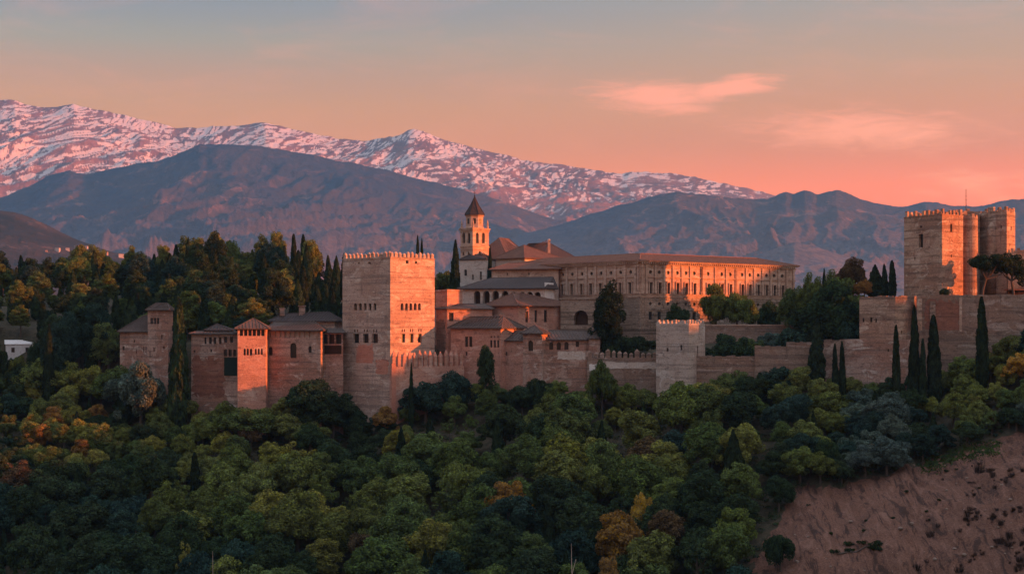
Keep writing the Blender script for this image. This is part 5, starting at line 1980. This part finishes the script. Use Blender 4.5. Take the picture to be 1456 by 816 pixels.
# ----------------------------------------------------------------- on the bare slope
def scatter_slope():
    rnd = random.Random(21)
    # boulders lying on the bare earth
    k = 0
    while k < 26:
        px, py = rnd.uniform(1090, 1450), rnd.uniform(660, 812)
        if not in_poly(px, py, SCAR_PXV):
            continue
        x, y = ray_ground(px, py, 250.0)
        m = MB()
        r = rnd.uniform(.18, .55)
        pts = []
        for a, zz, rr in ((0, -.4, .8), (0, .25, 1.0), (0, .7, .6)):
            pts.append([(math.cos(q * 1.047 + .3) * r * rr * rnd.uniform(.8, 1.2), math.sin(q * 1.047 + .3) * r * rr * rnd.uniform(.8, 1.2), zz * r * rnd.uniform(.8, 1.1)) for q in range(6)])
        m.prism(pts[0], pts[1], True)
        m.prism(pts[1], pts[2], True)
        me = m.mesh('boulder')
        me.materials.append(M['stone'])
        o = link('boulder', me)
        o.location = (x, y, gz(x, y))
        tag(o, 'small pale boulder scattered on the bare earth slope', 'boulder', 'boulders scattered on the bare earth slope')
        k += 1
    # weeds and dry brush
    cols = {'dry': (.062, .036, .027), 'weed': (.03, .045, .018)}
    rng = np.random.RandomState(8)
    kinds = {}
    for nm, sz in (('dry', .16), ('weed', .15)):
        for v in range(3):
            puffs = [(np.array([rng.uniform(-.8, .8), rng.uniform(-.6, .6), rng.uniform(.1, .5)]), rng.uniform(.3, .6), .8) for _ in range(7)]
            if nm == 'weed':
                kinds[nm, v] = crown_from_puffs('shrub', puffs, 26, sz, rng, .3)
                continue
            m_ = MB()
            for _ in range(46):
                a_ = rng.uniform(0, 6.28)
                r_, l_ = rng.uniform(0, .45), rng.uniform(.5, 1.25)
                p0 = Vector((r_ * math.cos(a_), r_ * math.sin(a_), -.1))
                p1 = p0 + Vector((math.cos(a_) * rng.uniform(0, .5), math.sin(a_) * rng.uniform(0, .5), l_))
                m_.tube([p0, p0.lerp(p1, .5) + Vector((rng.uniform(-.08, .08), rng.uniform(-.08, .08), 0)), p1], [.03, .022, .006], 3, False)
                tw = p0.lerp(p1, .6)
                m_.tube([tw, tw + Vector((rng.uniform(-.3, .3), rng.uniform(-.3, .3), rng.uniform(.1, .4)))], [.016, .005], 3, False)
            kinds[nm, v] = m_.mesh('shrub')
            kinds[nm, v].materials.append(M['leaf'])
    lst = []
    k = 0
    while k < 420:
        px, py = rnd.uniform(1350, 1475) if rnd.random() < .82 else rnd.uniform(1220, 1400), rnd.uniform(650, 815)
        if float(fbm(px / 42.0, py / 30.0, 3)) > 0.12 and in_poly(px, py, SCAR_PXV) and (px - 1350) * .9 + (py - 690) > rnd.uniform(-30, 60):
            lst.append((px, py, 'dry', rnd.uniform(.4, 1.0) + (rnd.random() < .2) * rnd.uniform(.3, 1.0)))
        k += 1
    for px, py, n, sx, sy in ((1225, 777, 9, 26, 5), (1200, 786, 5, 14, 5), (1245, 772, 4, 8, 5)):
        for _ in range(n):
            lst.append((px + rnd.uniform(-sx, sx), py + rnd.uniform(-sy, sy), 'weed', rnd.uniform(.6, 1.2)))
    for px, py in ((1318, 729), (1322, 741), (1270, 738), (1232, 742), (1228, 755), (1180, 760), (1336, 712), (1392, 694), (1150, 720), (1290, 700), (1345, 672), (1360, 668)):
        lst.append((px, py, 'weed', rnd.uniform(.4, .8)))
    for px, py, kd, sc in lst:
        x, y = ray_ground(px, py, 250.0)
        o = link('dry_bush' if kd == 'dry' else 'weed_clump', kinds[kd, rnd.randrange(3)])
        o.location = (x, y, gz(x, y) - .05)
        o.rotation_euler = (0, 0, rnd.uniform(0, 6.28))
        o.scale = (sc, sc, sc * rnd.uniform(.7, 1.1))
        c = cols[kd]
        f = rnd.uniform(.7, 1.25)
        o.color = (c[0] * f, c[1] * f, c[2] * f, 1)
        if kd == 'dry':
            tag(o, 'low dry brown bush on the right part of the bare earth slope', 'bush', 'dry brown bushes on the bare earth slope')
        else:
            tag(o, 'small green weed clump rooted in the bare earth slope', 'weed', 'green weed clumps on the bare earth slope')
    # a fallen trunk
    a, b_ = ray_ground(1192, 790, 250.0), ray_ground(1256, 772, 250.0)
    m = MB()
    pts = []
    for q in range(6):
        f = q / 5
        x, y = a[0] + (b_[0] - a[0]) * f, a[1] + (b_[1] - a[1]) * f
        pts.append((x, y, gz(x, y) + .2))
    m.tube(pts, [.22, .2, .17, .14, .1, .05], 6)
    o = m.build('fallen_trunk', M['bark'])
    tag(o, 'dark fallen trunk lying across the bare earth slope', 'fallen trunk')
    # grass along the top edge
    n = 5000
    t_ = rng.uniform(0, 1, n)
    ex = np.interp(t_, [0, .5, 1], [1312, 1360, 1420])
    ey = np.interp(t_, [0, .5, 1], [664, 648, 636]) + rng.normal(0, 5.0, n)
    P_ = np.array([ray_ground(a_, b2, 330.0) for a_, b2 in zip(ex[:260], ey[:260])])
    idx = rng.randint(0, 260, n)
    gx = P_[idx, 0] + rng.normal(0, .6, n)
    gy_ = P_[idx, 1] + rng.normal(0, .6, n)
    gz_ = ground(gx, gy_)
    cen = np.stack([gx, gy_, gz_ + .12], 1)
    v = leaf_quads(cen, np.tile(np.array([[0, -1., .4]]), (n, 1)), .2, rng)
    me = fast_mesh('grass', v, np.arange(len(v)).reshape(-1, 4))
    me.materials.append(M['leaf'])
    o = link('grass', me)
    o.color = (.05, .075, .022, 1)
    o['kind'] = 'stuff'


M['stone'] = mat_plain('loose_stone', (0.20, 0.135, 0.105), 0.95)
scatter_slope()


# ----------------------------------------------------------------- far houses and the white house in the trees
def small_house(px, py, D, w, d, h, label, mat, roof, ang, name='house', group=None):
    x, z0 = X(px, D), Z(py, D)
    t = thing(name, label, 'house', (x, D, z0), group)
    ca, sa = math.cos(ang), math.sin(ang)
    q = [Vector((x + a * ca - b * sa, D + a * sa + b * ca)) for a, b in ((-w / 2, -d / 2), (w / 2, -d / 2), (w / 2, d / 2), (-w / 2, d / 2))]
    m = MB()
    m.prism([(p.x, p.y, z0 - 12) for p in q], [(p.x, p.y, z0 + h) for p in q])
    m.build('wall', mat, t)
    cen = sum(q, Vector((0, 0))) / 4
    m = MB()
    e = [cen + (p - cen) * 1.08 for p in q]
    r0, r1 = (e[0] + e[3]) / 2, (e[1] + e[2]) / 2
    zr = z0 + h + d * .22
    up = [(p.x, p.y, z0 + h + .02) for p in e]
    a, b = (r0.x, r0.y, zr), (r1.x, r1.y, zr)
    m.poly([up[0], up[1], b, a]); m.poly([up[2], up[3], a, b]); m.poly([up[1], up[2], b]); m.poly([up[3], up[0], a]); m.poly(up)
    m.build('roof', roof, t)
    n = max(1, int(w / 3))
    tdir = (q[1] - q[0]).normalized()
    nn = Vector((tdir.y, -tdir.x))
    for k in range(n):
        p = q[0].lerp(q[1], (k + .5) / n) + nn * .02
        m = MB()
        m.box((p.x, p.y, z0 + h * .55), (1.0, .08, 1.5), ang)
        m.build('window', M['glass'], t)
    return t


from mathutils.bvhtree import BVHTree
_hm = HILL.data
_bv = BVHTree.FromPolygons([v.co for v in _hm.vertices], [tuple(p.vertices) for p in _hm.polygons])
rnd = random.Random(17)
FAR = [(66, 358, 5), (82, 357, 9), (96, 356, 7), (110, 354, 10), (122, 353, 8), (136, 358, 7), (150, 362, 9), (172, 366, 10), (230, 372, 11), (238, 379, 9)]
for k, (px, py, w) in enumerate(FAR):
    hit = _bv.ray_cast(Vector((0, 0, 0)), Vector(P3(px, py, 1.0)).normalized())[0]
    if hit is None:
        continue
    D = hit.y
    w *= D / 2300.0
    small_house(px, py, D, w * .75, w * .55, w * rnd.uniform(.35, .5), 'tiny pale house on the far hillside beyond the left wood', M['pale'] if k % 3 else M['palace'], M['redroof'], rnd.uniform(-.5, .5), group='tiny pale houses on the far hillside')

small_house(28, 507, 487, 8.5, 6, 4.0, 'white house half hidden among the trees at the left edge, larger', M['white'], M['white'], .35)
small_house(6, 499, 493, 6, 5, 4.4, 'smaller white house behind the larger one at the left edge', M['white'], M['roof'], -.2)


# --- labels of the trees that were planted in numbers
ORD = ['first', 'second', 'third', 'fourth', 'fifth', 'sixth', 'seventh', 'eighth', 'ninth', 'tenth', 'eleventh', 'twelfth', 'thirteenth', 'fourteenth', 'fifteenth', 'sixteenth', 'seventeenth', 'eighteenth', 'nineteenth', 'twentieth']
FORM = {'airy': 'slender tree', 'broad': 'broadleaf tree', 'shrub': 'shrub', 'tall': 'leafy tree', 'cypress': 'cypress', 'conifer': 'broad conifer'}
cells = {}
for p in PLACED:
    if p['where'] is None:
        continue
    if p['where'] == 'slope':
        lm = next(n for lim, n in LANDMARKS if p['px'] < lim)
        band = 'lowest on' if p['y'] < 353 else 'low on' if p['y'] < 374 else 'halfway up' if p['y'] < 396 else 'high on'
        place = '%s slope %s' % (band, lm)
    else:
        q = p['px']
        lm = 'at the left edge' if q < 60 else 'left of the ruined house' if q < 165 else 'behind the ruined house' if q < 262 else 'behind the gallery house' if q < 345 else 'behind the long hall' if q < 430 else 'beside the great tower'
        band = 'back row' if p['y'] > 585 else 'upper wood' if p['y'] > 545 else 'middle wood' if p['y'] > 500 else 'front wood'
        place = 'in %s %s' % (band, lm)
    cells.setdefault((p['col'], FORM[p['kind']], place), []).append(p)
for (col, form, place), lst in cells.items():
    lst.sort(key=lambda p: p['px'])
    if len(lst) == 1:
        lst[0]['o']['label'] = '%s %s %s' % (col, form, place)
        continue
    for k, p in enumerate(lst):
        if len(lst) == 2:
            w = ['left one of two', 'right one of two'][k]
            p['o']['label'] = '%s of two %ss %s' % (['left', 'right'][k], col + ' ' + form, place)
        else:
            p['o']['label'] = '%s %s %s from left %s' % (ORD[k], col, form, place.replace('broad ', ''))
print('slope trees', nslope, 'all', len(PLACED))


# ----------------------------------------------------------------- undergrowth between the trunks
def undergrowth():
    rng = np.random.RandomState(77)
    n = 5200
    y = rng.uniform(325, 470, n)
    px = rng.uniform(-60, 1510, n)
    x = (px - CXP) / FPX * y
    yw = np.interp(px, _wp[:, 0], _wp[:, 1])
    keep_ = (y < yw - 1.0) & ~in_poly(x, y, SCAR) & (fbm(x / 9.0, y / 9.0, 3) > -0.35)
    x, y = x[keep_], y[keep_]
    z = ground(x, y)
    cs = []
    for a, b, c in zip(x, y, z):
        r = rng.uniform(.5, 1.15)
        m_ = 46
        d = sphere_dirs(m_, rng)
        d[:, 2] = np.abs(d[:, 2])
        cs.append(leaf_quads(np.array([a, b, c + .1]) + d * r * np.array([1.3, 1.3, .9]) * rng.uniform(.7, 1.05, (m_, 1)), d + np.array([0, 0, .3]), .24, rng))
    v = np.concatenate(cs)
    me = fast_mesh('undergrowth', v, np.arange(len(v)).reshape(-1, 4))
    me.materials.append(M['leaf'])
    o = link('undergrowth', me)
    o.color = (.040, .060, .028, 1)
    o['kind'] = 'stuff'


undergrowth()


# ----------------------------------------------------------------- haze
def haze():
    m = MB()
    x0, x1, y0, y1, z0, z1 = -12500, 12500, -700, 16500, -150, 2400
    m.prism([(x0, y0, z0), (x1, y0, z0), (x1, y1, z0), (x0, y1, z0)], [(x0, y0, z1), (x1, y0, z1), (x1, y1, z1), (x0, y1, z1)])
    mt = bpy.data.materials.new('haze')
    mt.use_nodes = True
    t = NT(mt.node_tree)
    t.n.clear()
    out = t.new('ShaderNodeOutputMaterial')
    v = t.new('ShaderNodeVolumePrincipled')
    v.inputs['Color'].default_value = HAZE_COLOR + (1,)
    v.inputs['Density'].default_value = HAZE_DENSITY
    v.inputs['Anisotropy'].default_value = 0.3
    t.l.new(v.outputs[0], out.inputs['Volume'])
    o = m.build('haze', mt)
    o['kind'] = 'stuff'


haze()
